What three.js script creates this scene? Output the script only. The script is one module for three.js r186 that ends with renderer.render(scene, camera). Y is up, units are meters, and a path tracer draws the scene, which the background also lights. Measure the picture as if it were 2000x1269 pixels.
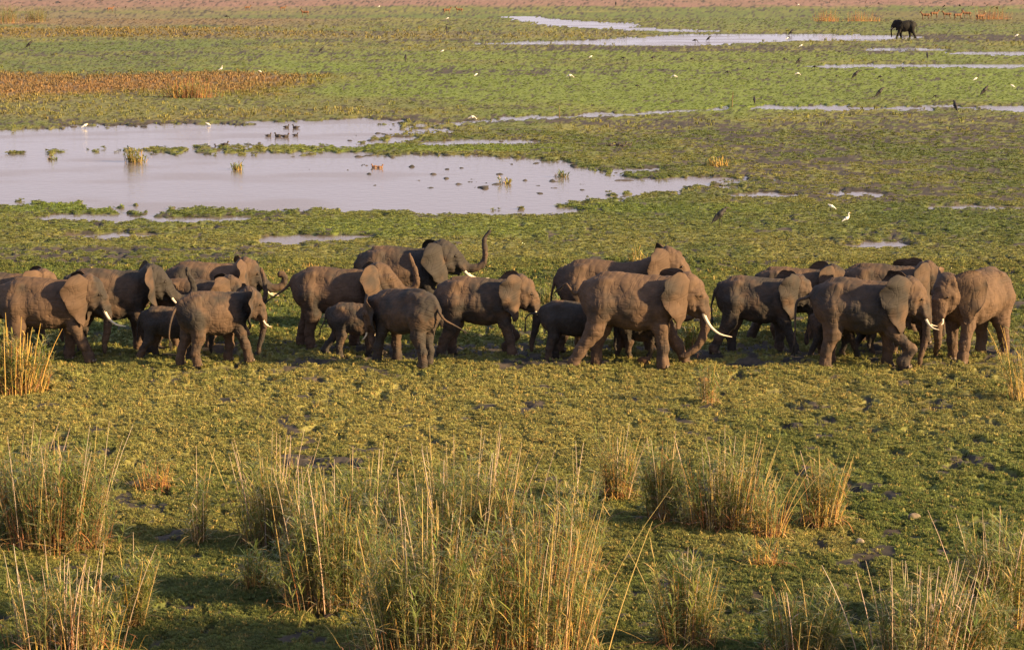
import * as THREE from 'three';
import { mergeGeometries } from 'three/addons/utils/BufferGeometryUtils.js';

// ---------------------------------------------------------------- camera, sky, sun, exposure
const scene = new THREE.Scene();
const camera = new THREE.PerspectiveCamera(16.052, 2000 / 1269, 0.5, 6000);
camera.position.set(0, 10.4, 0);
camera.rotation.x = THREE.MathUtils.degToRad(-8.77);
scene.add(camera);

const SUN = new THREE.Vector3(0.90, 0.32, 0.29).normalize();
const SKY_LEVEL = 0.41;
{
  const W = 512, Hh = 256, d = new Float32Array(W * Hh * 4);
  const hor = [0.76, 0.67, 0.72], mid = [0.72, 0.70, 0.84], zen = [0.26, 0.34, 0.52];
  for (let r = 0; r < Hh; r++) {
    const up = ((r + 0.5) / Hh - 0.5) * Math.PI, y = Math.max(0, Math.sin(up));
    const a = 1 - Math.exp(-y * 4), b = Math.pow(y, 0.6);
    for (let c = 0; c < W; c++) {
      const ro = ((c + 0.5) / W - 0.5) * 2 * Math.PI, x = Math.cos(ro) * Math.cos(up), z = Math.sin(ro) * Math.cos(up);
      const cs = Math.max(0, x * SUN.x + Math.max(0, Math.sin(up)) * SUN.y + z * SUN.z);
      const glow = 0.75 * Math.pow(cs, 10) + 0.25 * Math.pow(cs, 3);
      const warm = [1.0, 0.72, 0.42];
      for (let k = 0; k < 3; k++) {
        let v = hor[k] + (mid[k] - hor[k]) * a; v += (zen[k] - v) * b;
        d[(r * W + c) * 4 + k] = SKY_LEVEL * (v + warm[k] * glow * (1 - 0.5 * y));
      }
      d[(r * W + c) * 4 + 3] = 1;
    }
  }
  const sky = new THREE.DataTexture(d, W, Hh, THREE.RGBAFormat, THREE.FloatType);
  sky.mapping = THREE.EquirectangularReflectionMapping;
  sky.magFilter = THREE.LinearFilter; sky.needsUpdate = true;
  scene.background = sky; scene.environment = sky;
}
const sun = new THREE.DirectionalLight(new THREE.Color().setRGB(1.0, 0.69, 0.345), 5.0);
sun.position.set(SUN.x * 120, SUN.y * 120, SUN.z * 120 - 60);
sun.target.position.set(0, 0, -60);
sun.castShadow = true; sun.shadow.radius = 4;
sun.shadow.mapSize.set(4096, 4096);
Object.assign(sun.shadow.camera, { left: -60, right: 60, top: 60, bottom: -60, near: 1, far: 500 });
sun.name = 'sun';
scene.add(sun, sun.target);

const renderer = new THREE.WebGLRenderer({ antialias: true });
renderer.toneMapping = THREE.LinearToneMapping;
renderer.toneMappingExposure = 2.7;
renderer.shadowMap.enabled = true;
renderer.setSize(1024, 649);

// ---------------------------------------------------------------- random numbers, noise, tagging
let seed = 12345;
const rnd = () => { seed = (seed + 0x6D2B79F5) | 0; let t = Math.imul(seed ^ (seed >>> 15), 1 | seed); t = (t + Math.imul(t ^ (t >>> 7), 61 | t)) ^ t; return ((t ^ (t >>> 14)) >>> 0) / 4294967296; };
const rr = (a, b) => a + (b - a) * rnd();
const gauss = () => (rnd() + rnd() + rnd() + rnd() - 2) * 1.0;
const clamp = (v, a = 0, b = 1) => v < a ? a : v > b ? b : v;
const sstep = (a, b, v) => { const t = clamp((v - a) / (b - a)); return t * t * (3 - 2 * t); };
const lerp = (a, b, t) => a + (b - a) * t;
const mix3 = (a, b, t) => [lerp(a[0], b[0], t), lerp(a[1], b[1], t), lerp(a[2], b[2], t)];
const hash = (x, y, z) => { let h = Math.imul(x, 374761393) ^ Math.imul(y, 668265263) ^ Math.imul(z, 2147483647 ^ 0x5bd1e995); h = Math.imul(h ^ (h >>> 13), 1274126177); return ((h ^ (h >>> 16)) >>> 0) / 4294967296; };
function noise2(x, y, s = 0) {
  const ix = Math.floor(x), iy = Math.floor(y), fx = x - ix, fy = y - iy, u = fx * fx * (3 - 2 * fx), v = fy * fy * (3 - 2 * fy);
  const a = hash(ix, iy, s), b = hash(ix + 1, iy, s), c = hash(ix, iy + 1, s), d = hash(ix + 1, iy + 1, s);
  return a + (b - a) * u + (c - a) * v + (a - b - c + d) * u * v;
}
const fbm2 = (x, y, s = 0, o = 3) => { let v = 0, a = 0.5, t = 0; for (let i = 0; i < o; i++) { v += a * noise2(x, y, s + i * 17); t += a; a *= 0.5; x = x * 2.03 + 11.7; y = y * 2.03 + 5.3; } return v / t; };
function noise3(x, y, z, s = 0) {
  const iz = Math.floor(z), fz = z - iz, w = fz * fz * (3 - 2 * fz);
  return lerp(noise2(x, y, s + iz * 131), noise2(x, y, s + iz * 131 + 131), w);
}
const fbm3 = (x, y, z, s = 0) => 0.55 * noise3(x, y, z, s) + 0.3 * noise3(x * 2.1 + 3, y * 2.1, z * 2.1, s + 7) + 0.15 * noise3(x * 4.3, y * 4.3 + 9, z * 4.3, s + 13);

const taken = {};
function numbered(n) { taken[n] = (taken[n] ?? -1) + 1; return taken[n] ? n + '_' + String(taken[n]).padStart(3, '0') : n; }
function tag(o, label, category, group, kind) { if (label) o.userData.label = label; if (category) o.userData.category = category; if (group) o.userData.group = group; if (kind) o.userData.kind = kind; return o; }
function shadows(o) { o.traverse((m) => { if (m.isMesh) { m.castShadow = true; m.receiveShadow = true; } }); return o; }
function structure(o, name) { o.name = name; o.userData.kind = 'structure'; shadows(o); scene.add(o); return o; }

// collects triangles with vertex colours
class Acc {
  constructor() { this.p = []; this.c = []; this.i = []; }
  v(x, y, z, c) { this.p.push(x, y, z); this.c.push(c[0], c[1], c[2]); return this.p.length / 3 - 1; }
  tri(a, b, c) { this.i.push(a, b, c); }
  quad(a, b, c, d) { this.i.push(a, b, c, a, c, d); }
  // tapered tube along points with radii; n sides; cols: one colour per point
  tube(pts, rad, cols, n = 4, cap = true) {
    const P = pts.map((q) => new THREE.Vector3(...q)), rings = [], up = new THREE.Vector3();
    let side = null;
    for (let k = 0; k < P.length; k++) {
      const t = new THREE.Vector3().subVectors(P[Math.min(k + 1, P.length - 1)], P[Math.max(k - 1, 0)]).normalize();
      if (!side) { side = Math.abs(t.y) > 0.8 ? new THREE.Vector3(1, 0, 0) : new THREE.Vector3(0, 1, 0); }
      up.crossVectors(t, side).normalize(); side = new THREE.Vector3().crossVectors(up, t).normalize();
      const ring = [];
      for (let j = 0; j < n; j++) { const a = j / n * Math.PI * 2, ca = Math.cos(a) * rad[k], sa = Math.sin(a) * rad[k]; ring.push(this.v(P[k].x + side.x * ca + up.x * sa, P[k].y + side.y * ca + up.y * sa, P[k].z + side.z * ca + up.z * sa, cols[k] ?? cols[0])); }
      rings.push(ring);
    }
    for (let k = 0; k + 1 < rings.length; k++) for (let j = 0; j < n; j++) this.quad(rings[k][j], rings[k][(j + 1) % n], rings[k + 1][(j + 1) % n], rings[k + 1][j]);
    if (cap) for (const [r, q, f] of [[rings[0], P[0], 1], [rings[rings.length - 1], P[P.length - 1], 0]]) {
      const m = this.v(q.x, q.y, q.z, cols[f ? 0 : cols.length - 1]);
      for (let j = 0; j < n; j++) f ? this.tri(m, r[(j + 1) % n], r[j]) : this.tri(m, r[j], r[(j + 1) % n]);
    }
  }
  geometry() {
    const g = new THREE.BufferGeometry();
    g.setAttribute('position', new THREE.Float32BufferAttribute(this.p, 3));
    g.setAttribute('color', new THREE.Float32BufferAttribute(this.c, 3));
    g.setIndex(this.i); g.computeVertexNormals(); return g;
  }
}
const catmull = (pts, n) => new THREE.CatmullRomCurve3(pts.map((q) => new THREE.Vector3(...q)), false, 'centripetal').getPoints(n).map((v) => [v.x, v.y, v.z]);

// ---------------------------------------------------------------- smooth bodies: blended tapered capsules, meshed with surface nets
const smin = (a, b, k) => { const h = Math.max(k - Math.abs(a - b), 0) / k; return Math.min(a, b) - h * h * k * 0.25; };
class Flesh {
  constructor() { this.q = []; this.extra = null; this.dents = []; }
  // a shallow hollow in the surface on both sides
  dent(p, size, depth) { for (const s of [1, -1]) this.dents.push([p[0], p[1], p[2] * s, 1 / (size * size), depth]); return this; }
  cone(a, b, ra, rb, k = 0.1) { this.q.push([a[0], a[1], a[2], b[0] - a[0], b[1] - a[1], b[2] - a[2], ra, rb - ra, k, 1 / Math.max(1e-9, (b[0] - a[0]) ** 2 + (b[1] - a[1]) ** 2 + (b[2] - a[2]) ** 2)]); return this; }
  chain(pts, rad, k) { for (let i = 0; i + 1 < pts.length; i++) this.cone(pts[i], pts[i + 1], rad[i], rad[i + 1], k); return this; }
  at(x, y, z, list) {
    let d = this.extra ? this.extra(x, y, z) : 1e3;
    for (const c of list) {
      const px = x - c[0], py = y - c[1], pz = z - c[2], t = clamp((px * c[3] + py * c[4] + pz * c[5]) * c[9]);
      const ex = px - c[3] * t, ey = py - c[4] * t, ez = pz - c[5] * t;
      d = smin(d, Math.sqrt(ex * ex + ey * ey + ez * ez) - c[6] - c[7] * t, c[8]);
    }
    if (d < 0.2 && d > -0.3) for (const e of this.dents) { const r = ((x - e[0]) ** 2 + (y - e[1]) ** 2 + (z - e[2]) ** 2) * e[3]; if (r < 5) d += e[4] * Math.exp(-r); }
    return d;
  }
  mesh(lo, hi, s, floor = -1e9) {
    const n = [0, 1, 2].map((k) => Math.ceil((hi[k] - lo[k]) / s) + 2), [nx, ny, nz] = n, F = new Float32Array(nx * ny * nz), B = 6, R = B * s * 0.87;
    for (let bz = 0; bz < nz; bz += B) for (let by = 0; by < ny; by += B) for (let bx = 0; bx < nx; bx += B) {
      const cx = lo[0] + (bx + B / 2) * s, cy = lo[1] + (by + B / 2) * s, cz = lo[2] + (bz + B / 2) * s, list = [];
      for (const c of this.q) {
        const px = cx - c[0], py = cy - c[1], pz = cz - c[2], t = clamp((px * c[3] + py * c[4] + pz * c[5]) * c[9]);
        if (Math.hypot(px - c[3] * t, py - c[4] * t, pz - c[5] * t) - c[6] - c[7] * t < R + s * 2 + c[8] + 0.02) list.push(c);
      }
      const dc = this.at(cx, cy, cz, this.q), far = Math.abs(dc) > R * 1.5 + 0.2 && cy - R > floor;
      for (let z = bz; z < Math.min(bz + B, nz); z++) for (let y = by; y < Math.min(by + B, ny); y++) for (let x = bx; x < Math.min(bx + B, nx); x++) {
        const wy = lo[1] + y * s;
        let d = far ? dc : this.at(lo[0] + x * s, wy, lo[2] + z * s, list);
        if (floor - wy > d) d = floor - wy;
        F[(z * ny + y) * nx + x] = d;
      }
    }
    const id = new Int32Array(nx * ny * nz).fill(-1), P = [], I = [], at = (x, y, z) => (z * ny + y) * nx + x;
    for (let z = 0; z < nz - 1; z++) for (let y = 0; y < ny - 1; y++) for (let x = 0; x < nx - 1; x++) {
      let m = 0; const v = [];
      for (let k = 0; k < 8; k++) { v[k] = F[at(x + (k & 1), y + (k >> 1 & 1), z + (k >> 2))]; if (v[k] < 0) m++; }
      if (!m || m === 8) continue;
      let sx = 0, sy = 0, sz = 0, c = 0;
      for (let a = 0; a < 8; a++) for (const bit of [1, 2, 4]) { const b = a | bit; if (b === a || (v[a] < 0) === (v[b] < 0)) continue; const t = v[a] / (v[a] - v[b]); sx += (a & 1) + (bit === 1 ? t : 0); sy += (a >> 1 & 1) + (bit === 2 ? t : 0); sz += (a >> 2) + (bit === 4 ? t : 0); c++; }
      id[at(x, y, z)] = P.length / 3; P.push(lo[0] + (x + sx / c) * s, lo[1] + (y + sy / c) * s, lo[2] + (z + sz / c) * s);
    }
    for (let z = 1; z < nz - 1; z++) for (let y = 1; y < ny - 1; y++) for (let x = 1; x < nx - 1; x++) {
      const i = at(x, y, z), inn = F[i] < 0;
      for (let ax = 0; ax < 3; ax++) {
        const o = [1, nx, nx * ny], j = i + o[ax]; if ((F[j] < 0) === inn) continue;
        const u = o[(ax + 1) % 3], w = o[(ax + 2) % 3], a = id[i - u - w], b = id[i - w], c = id[i], d = id[i - u];
        if (a < 0 || b < 0 || c < 0 || d < 0) continue;
        inn ? I.push(a, b, c, a, c, d) : I.push(a, c, b, a, d, c);
      }
    }
    const g = new THREE.BufferGeometry();
    g.setAttribute('position', new THREE.Float32BufferAttribute(P, 3)); g.setIndex(I);
    return g;
  }
}

// ---------------------------------------------------------------- the marsh: terrain, water, ground cover (all outlines in metres on the ground: x, z)
const POOLS = [   // outline, depth of the ragged edge in metres
  { e: 2.1, p: [[-53.62, -150.99], [-40.09, -150.51], [-33.41, -150.51], [-29.78, -152.46], [-26.48, -154.98], [-20.84, -156.53], [-15.54, -159.18], [-10.7, -160.82], [-8.12, -159.18], [-5.85, -154.98], [-6.05, -147.2], [-7.52, -141], [-9.18, -137.68], [-13.38, -136.88], [-18.2, -136.48], [-20.26, -136.08], [-23.98, -134.9], [-26.31, -131.49], [-29.23, -131.49], [-46.77, -131.49]] },
  { e: 1.8, p: [[-47.56, -133.75], [-29.56, -132.99], [-23.58, -132.61], [-17.59, -131.86], [-11.66, -131.12], [-5.8, -130.39], [-1.15, -129.31], [1.69, -126.85], [3.78, -121.25], [5.74, -117.29], [8.55, -116.41], [12.03, -114.98], [11.58, -113.02], [9.39, -110.87], [7.24, -108.29], [5.19, -105.83], [4.37, -103.01], [2.27, -101.66], [-0.88, -98.63], [-3.51, -98.22], [-6.18, -98.85], [-9.79, -99.69], [-12.96, -100.12], [-15.64, -100.12], [-19.05, -101.66], [-22.73, -101.88], [-36.6, -102.56]] },
  { e: 1.5, shrink: 0.7, p: [[-8.83, -152.96], [-5.28, -158.64], [-1.45, -163.05], [3.72, -167.7], [9.88, -171.37], [16.31, -175.2], [16.39, -172], [10.41, -167.7], [4.34, -163.05], [-0.71, -159.18], [-4.8, -154.47], [-7.84, -147.2]] },
  { e: 0.8, p: [[-5.29, -140.15], [-3.16, -142.28], [0, -142.72], [1.57, -141], [1.23, -138.5], [-1.84, -137.68], [-4.89, -137.68]] },
  { e: 1.9, shrink: 0.9, p: [[16.43, -176.52], [20.57, -178.53], [25.41, -179.21], [27.38, -176.52], [31.02, -177.18], [33.36, -179.21], [32.23, -175.2], [28.21, -172], [23.47, -170.75], [19.13, -172.63]] },
  { e: 1.8, shrink: 0.9, p: [[33.27, -174.55], [36.53, -179.21], [40.66, -179.89], [51.43, -178.53], [48.17, -167.11], [37.79, -167.11], [36.08, -169.52], [33.69, -170.75]] },
  { e: 1.1, p: [[31.91, -253.26], [39.82, -257.39], [48.09, -256], [58.02, -257.39], [73.55, -256], [71.25, -247.95], [55.9, -247.95], [43.85, -247.95], [32.88, -247.95]] },
  { e: 2.1, p: [[-4.35, -328.84], [6.01, -340.64], [15.48, -350.71], [20.73, -361.39], [27.95, -372.73], [37.58, -378.67], [49.72, -375.68], [60.37, -369.83], [63.78, -361.39], [61.9, -350.71], [51.85, -345.6], [42.4, -343.11], [35.57, -335.82], [27.02, -322.14], [17.06, -322.14], [5.77, -326.58]] },
  { e: 2.1, p: [[-1.14, -519.21], [4.58, -519.21], [11.58, -477.54], [23.83, -450.42], [22.35, -422.42], [29.68, -407.92], [34.79, -394.38], [29.33, -391.14], [19.79, -407.92], [12.11, -422.42], [5.9, -446.2], [0, -487.32]] },
  { e: 2.1, p: [[46.17, -307.52], [52.27, -311.56], [57.4, -309.53], [55.28, -301.65], [48.98, -299.75]] },
  { e: 2.1, p: [[54.88, -292.35], [61.44, -296], [67.56, -294.16], [83.93, -292.35], [81.43, -283.6], [65.14, -283.6], [57.97, -285.31]] },
  { e: 0.7, p: [[-20.52, -97.8], [-19.37, -98.63], [-17.1, -98.22], [-16.06, -97.19], [-16.29, -95.98], [-17.89, -95.39], [-19.76, -96.18]] },
  { e: 0.6, p: [[-15.09, -96.58], [-13.48, -97.39], [-11.52, -97.39], [-10.95, -96.18], [-11.88, -95], [-14.27, -95.39]] },
  { e: 0.6, p: [[-9.77, -89.14], [-8.53, -90.89], [-6.87, -90.36], [-5.44, -90.19], [-5.57, -88.97], [-6.92, -88.46], [-8.62, -87.62]] },
  { e: 0.5, p: [[-2.22, -99.69], [-0.45, -100.78], [2.46, -100.34], [2.88, -99.27], [1.31, -98.01], [-0.88, -98.01]] },
  { e: 0.6, p: [[10.26, -107.05], [12.07, -108.29], [13.69, -107.79], [13.27, -106.31], [11.09, -105.83]] },
  { e: 0.6, p: [[14.35, -107.29], [15.97, -108.54], [17.58, -108.04], [17.1, -106.55], [15.13, -106.07]] },
  { e: 0.6, p: [[18.14, -101.66], [20.13, -102.56], [22.55, -102.11], [24.95, -101.66], [24.18, -100.34], [20.87, -100.56], [18.4, -100.56]] },
  { e: 0.5, p: [[12.52, -87.46], [14.22, -88.29], [15.65, -87.46], [15.06, -86.31], [13.11, -86.15]] },
  { e: 0.5, p: [[-17.34, -90.19], [-15.88, -91.07], [-14.02, -90.89], [-14.08, -90.01], [-16, -89.49]] },
  { e: 0.5, p: [[5.4, -121.25], [7.59, -121.89], [7.77, -120.32], [5.59, -119.7]] },
];
for (const P of POOLS) { P.lx = Math.min(...P.p.map((q) => q[0])) - 6; P.hx = Math.max(...P.p.map((q) => q[0])) + 6; P.lz = Math.min(...P.p.map((q) => q[1])) - 12; P.hz = Math.max(...P.p.map((q) => q[1])) + 12; }
function polySd(p, x, z) {
  let d = 1e9, s = 1;
  for (let i = 0, j = p.length - 1; i < p.length; j = i++) {
    const ex = p[j][0] - p[i][0], ez = p[j][1] - p[i][1], wx = x - p[i][0], wz = z - p[i][1], t = clamp((wx * ex + wz * ez) / (ex * ex + ez * ez)), bx = wx - ex * t, bz = wz - ez * t;
    d = Math.min(d, bx * bx + bz * bz);
    const c1 = z >= p[i][1], c2 = z < p[j][1], c3 = ex * wz > ez * wx; if ((c1 && c2 && c3) || (!c1 && !c2 && !c3)) s = -s;
  }
  return s * Math.sqrt(d);
}
// metres from the nearest open water (negative inside), edge broken by noise
function shore(x, z) {
  let d = 30;
  for (const P of POOLS) { if (x < P.lx || x > P.hx || z < P.lz || z > P.hz) continue; const n = (fbm2(x * 0.45, z * 0.30, 41, 4) - 0.5) * 3.2 * P.e + (fbm2(x * 2.2, z * 0.9, 43, 2) - 0.5) * 2.4 * P.e; d = Math.min(d, polySd(P.p, x, z) + (P.shrink ?? 0) + n); }
  return d;
}
// patches of the ground: centre x, z, half width, half depth, what grows there, strength
const ZONES = [
  [0, -746.88, 312.33, 92.12, 'pink', 1], [-123.57, -637.77, 73.02, 55.05, 'pink', 0.55], [-104.14, -497.51, 71.25, 71.3, 'dry', 0.95], [-105.6, -469.78, 60.05, 27.73, 'orange', 0.5], [-87.13, -387.33, 49.54, 31.37, 'orange', 0.6], [-28.44, -368.37, 28.44, 22.77, 'dry', 0.6],
  [116.56, -518.72, 43.42, 64, 'orange', 0.95], [10.79, -376.26, 10.79, 14.88, 'dry', 0.4], [-73.15, -315.6, 38.32, 25.04, 'green', 0.6], [31.22, -282.72, 68.69, 15.14, 'lime', 0.75], [-61.37, -262, 31.26, 21.61, 'green', 0.35],
  [21.62, -217.15, 55.25, 44.52, 'lime', 0.9], [-42.47, -212.06, 27.92, 23.53, 'orange', 0.95], [-34.58, -173.32, 26.89, 15.21, 'dry', 0.35], [25.02, -306.35, 29.08, 15.79, 'mud', 0.5], [-50.16, -379.05, 58.52, 12.08, 'mud', 0.3], [-18.81, -340.92, 18.81, 9.79, 'mud', 0.35], [-41.26, -287.42, 34.91, 10.45, 'mud', 0.3], [-45.18, -240.41, 18.6, 2.44, 'green', 0.5], [7.86, -236.92, 18.34, 5.93, 'mud', 0.35], [-22.92, -520.19, 57.3, 22.69, 'green', 0.6], [91.38, -518.51, 68.54, 127.38, 'green', 0.5], [-4.72, -237.26, 15.21, 10.7, 'mud', 0.25],
  [29.85, -137.8, 19.14, 30.51, 'mud', 0.36], [8.04, -144.78, 8.04, 23.53, 'mud', 0.2], [-0.89, -161, 9.82, 5.51, 'mud', 0.35], [23.97, -107.52, 11.98, 4.96, 'mud', 0.3], [-28.45, -156.39, 20.13, 4.42, 'mud', 0.42], [85.19, -354.28, 24.23, 18.45, 'mud', 0.7],
  [-1.06, -95.12, 26.55, 6.32, 'green', 0.22], [-16.56, -83.14, 7.63, 2.69, 'mud', 0.36], [-3.1, -92.49, 5.17, 3.69, 'lime', 0.3], [0, -71.22, 20.79, 9.78, 'green', 0.12], [0, -55.63, 16.34, 9.32, 'straw', 0.62], [-7.1, -57.14, 8.39, 4.3, 'straw', 0.3],
  [9.39, -45.92, 4.18, 6.92, 'green', 0.4], [0, -61.53, 15.25, 2.33, 'mud', 0.3], [-5.05, -37.4, 1.8, 3.77, 'deep', 0.4], [4.03, -37.02, 1.91, 4.15, 'deep', 0.35], [-3.75, -48.63, 1.1, 1.84, 'mud', 0.4], [5.08, -41.23, 1.69, 1.53, 'straw', 0.6], [-8.76, -43.48, 2.13, 4.82, 'straw', 0.4],
  [-18.73, -101.17, 3.39, 2.53, 'lime', 0.8], [-4.34, -134.59, 8.82, 3.1, 'lime', 0.7], [6.16, -100.39, 5.04, 2.17, 'lime', 0.5],
];
const KIND = { pink: [0.27, 0.14, 0.095], dry: [0.20, 0.145, 0.06], orange: [0.225, 0.125, 0.048], green: [0.085, 0.135, 0.016], lime: [0.15, 0.195, 0.018], straw: [0.27, 0.225, 0.055], deep: [0.05, 0.085, 0.016], mud: [0.055, 0.042, 0.036] };
// plants at a place: { c: colour, mud: share of bare mud }
function cover(x, z) {
  const far = clamp(-z / 300), n1 = fbm2(x * 0.16, z * 0.10, 3, 3), n2 = fbm2(x * 0.8, z * 0.55, 5, 3), n3 = noise2(x * 3.3, z * 2.6, 8);
  let c = mix3([0.115, 0.135, 0.022], [0.205, 0.185, 0.038], sstep(0.30, 0.68, n1 * 0.55 + n2 * 0.45)), mud = z > -60 ? 0.05 : 0.13;
  const wx = (fbm2(x * 0.12, z * 0.05, 21, 3) - 0.5) * 1.1, wz = (fbm2(x * 0.10, z * 0.06, 31, 3) - 0.5) * 1.3;
  for (const Z of ZONES) {
    const r = Math.max(Math.abs((x - Z[0]) / Z[2] + wx * 0.5), Math.abs((z - Z[1]) / Z[3] + wz * 0.7)); if (r > 1.25) continue;
    const w = Z[5] * (1 - sstep(0.65, 1.2, r)) * lerp(0.55 + 0.9 * sstep(0.25, 0.7, n2 * 0.6 + n1 * 0.4), 0.75 + 0.4 * n1, sstep(90, 200, -z));
    if (Z[4] === 'mud') mud += w; else { c = mix3(c, KIND[Z[4]], clamp(w)); if (Z[4] === 'orange' || Z[4] === 'pink' || Z[4] === 'lime') mud -= 0.10 * w; }
  }
  const k = 0.82 + 0.36 * n3; c = [c[0] * 0.93, c[1] * 1.02, c[2] * 1.15]; 
  return { c: [c[0] * k, c[1] * k, c[2] * k], mud, n2, n3 };
}
// hoof holes and wallows trodden into the turf
function hoof(x, z) { return sstep(0.70, 0.80, noise2(x * 2.9, z * 2.2, 91) * 0.62 + noise2(x * 7.1, z * 5.2, 92) * 0.22 + fbm2(x * 0.3, z * 0.2, 93, 2) * 0.32 - 0.03); }
function mudAt(x, z, cv) { return Math.max(hoof(x, z) * 0.95, sstep(0.60, 0.68, fbm2(x * 1.0 + 7, z * 0.8, 51, 3) * 0.62 + noise2(x * 3.4, z * 2.8, 57) * 0.38 + cv.mud * 0.42 - 0.07)); }
const CLODS = [-0.3, -133.1, 15.09, 31.66];   // where clods of mud and weed break the surface
function groundY(x, z) {
  const d = shore(x, z), a = fbm2(x * 0.9, z * 0.8, 61, 3), b = noise2(x * 3.1, z * 2.7, 67), pit = Math.pow(1 - Math.abs(2 * noise2(x * 1.7 + 3, z * 1.6, 71) - 1), 5);
  const flat = lerp(1, 0.32, sstep(68, 115, -z)), fine = z > -75 ? (noise2(x * 8.3, z * 6.1, 73) - 0.5) * 0.02 : 0;
  const dry = 0.06 + flat * (0.15 * a + 0.045 * b - 0.07 * pit - 0.10 * hoof(x, z)) + fine;
  const speck = 1 - sstep(0.6, 1.1, Math.hypot((x - CLODS[0]) / CLODS[2], (z - CLODS[1]) / CLODS[3])), isl = Math.max(0, noise2(x * 1.5, z * 1.1, 77) - 0.67 + 0.1 * (b - 0.5));
  const wetOrBacklit = -0.16 + 0.05 * a + isl * 0.75 * speck;
  return lerp(wetOrBacklit, dry, sstep(-0.7, 0.7, d)) ;
}
const GROUND = new THREE.MeshStandardMaterial({ vertexColors: true, roughness: 0.95 });
{
  // rows by distance (fine near the viewpoint, coarse towards the horizon), columns fanning out with it
  const zs = [60, 30, 10, -4, -14, -20, -25], us = [];
  const rows = 640; for (let i = 0; i <= rows; i++) zs.push(-1 / lerp(1 / 29, 1 / 900, i / rows)); zs.push(-1100, -1500, -2200, -3500, -5000);
  const half = 390; for (let i = -half; i <= half; i++) us.push(i / half * 0.29); for (const q of [0.33, 0.4, 0.55, 0.8, 1.3, 2.5, 6]) { us.push(q); us.unshift(-q); }
  const nr = zs.length, nc = us.length, P = new Float32Array(nr * nc * 3), C = new Float32Array(nr * nc * 3), I = new Uint32Array((nr - 1) * (nc - 1) * 6);
  for (let r = 0; r < nr; r++) for (let c = 0; c < nc; c++) {
    const z = zs[r], w = Math.max(29, -z), i = r * nc + c, jit = Math.abs(us[c]) < 0.29 && z < -29 && z > -900 ? 0.35 : 0;
    const dx = 0.29 / half * w, dz = z * z / 24000, x = us[c] * w + (hash(r, c, 1) - 0.5) * dx * jit, zz = z + (hash(r, c, 2) - 0.5) * dz * jit;
    const flat = z > -25 || z < -900, y = flat ? 0.08 : groundY(x, zz), cv = cover(x, zz), d = flat ? 9 : shore(x, zz);
    let m = Math.max(mudAt(x, zz, cv), sstep(0.75, -0.1, d + (cv.n3 - 0.5) * 0.9) * 0.95);
    const col = mix3(cv.c, mix3([0.062, 0.047, 0.034], [0.022, 0.018, 0.015], sstep(0.2, 0.7, cv.n3)), m), g = z < -150 ? 0.86 + 0.28 * hash(r, c, 5) : 0.75 + 0.5 * hash(r, c, 5);
    P.set([x, y, zz], i * 3); C.set([col[0] * g, col[1] * g, col[2] * g], i * 3);
  }
  let k = 0; for (let r = 0; r < nr - 1; r++) for (let c = 0; c < nc - 1; c++) { const a = r * nc + c, b = a + 1, d = a + nc, e = d + 1; I[k++] = a; I[k++] = b; I[k++] = e; I[k++] = a; I[k++] = e; I[k++] = d; }
  const g = new THREE.BufferGeometry(); g.setAttribute('position', new THREE.BufferAttribute(P, 3)); g.setAttribute('color', new THREE.BufferAttribute(C, 3)); g.setIndex(new THREE.BufferAttribute(I, 1)); g.computeVertexNormals();
  structure(new THREE.Mesh(g, GROUND), 'ground');
}
{
  const N = 512, d = new Uint8Array(N * N * 4), W = (x, y, f, s) => { x *= f; y *= f; const i = Math.floor(x), j = Math.floor(y), u = x - i, v = y - j, a = u * u * (3 - 2 * u), b = v * v * (3 - 2 * v), h = (p, q) => hash(((p % f) + f) % f, ((q % f) + f) % f, s); return lerp(lerp(h(i, j), h(i + 1, j), a), lerp(h(i, j + 1), h(i + 1, j + 1), a), b); };
  for (let j = 0; j < N; j++) for (let i = 0; i < N; i++) { const v = 0.55 * W(i / N, j / N, 11, 1) + 0.3 * W(i / N, j / N, 29, 2) + 0.15 * W(i / N, j / N, 71, 3), k = (j * N + i) * 4; d[k] = d[k + 1] = d[k + 2] = v * 255; d[k + 3] = 255; }
  const t = new THREE.DataTexture(d, N, N); t.wrapS = t.wrapT = THREE.RepeatWrapping; t.magFilter = THREE.LinearFilter; t.needsUpdate = true; t.repeat.set(150, 160);
  const g = new THREE.PlaneGeometry(600, 640); g.rotateX(-Math.PI / 2); g.translate(0, 0, -400);
  const wind = new THREE.DataTexture(d.map((v, i) => { if (i % 4 === 3) return 255; const k = i >> 2, q = 0.6 * W((k % N) / N, Math.floor(k / N) / N, 4, 5) + 0.4 * W((k % N) / N, Math.floor(k / N) / N, 13, 6); return 255 * sstep(0.35, 0.75, q); }), N, N); wind.wrapS = wind.wrapT = THREE.RepeatWrapping; wind.magFilter = THREE.LinearFilter; wind.needsUpdate = true; wind.repeat.set(14, 22);   // patches roughened by wind
  const water = new THREE.Mesh(g, new THREE.MeshPhysicalMaterial({ color: new THREE.Color().setRGB(0.20, 0.165, 0.15), roughness: 0.2, roughnessMap: wind, ior: 1.33, bumpMap: t, bumpScale: 0.012 }));
  structure(water, 'water');
}
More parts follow.
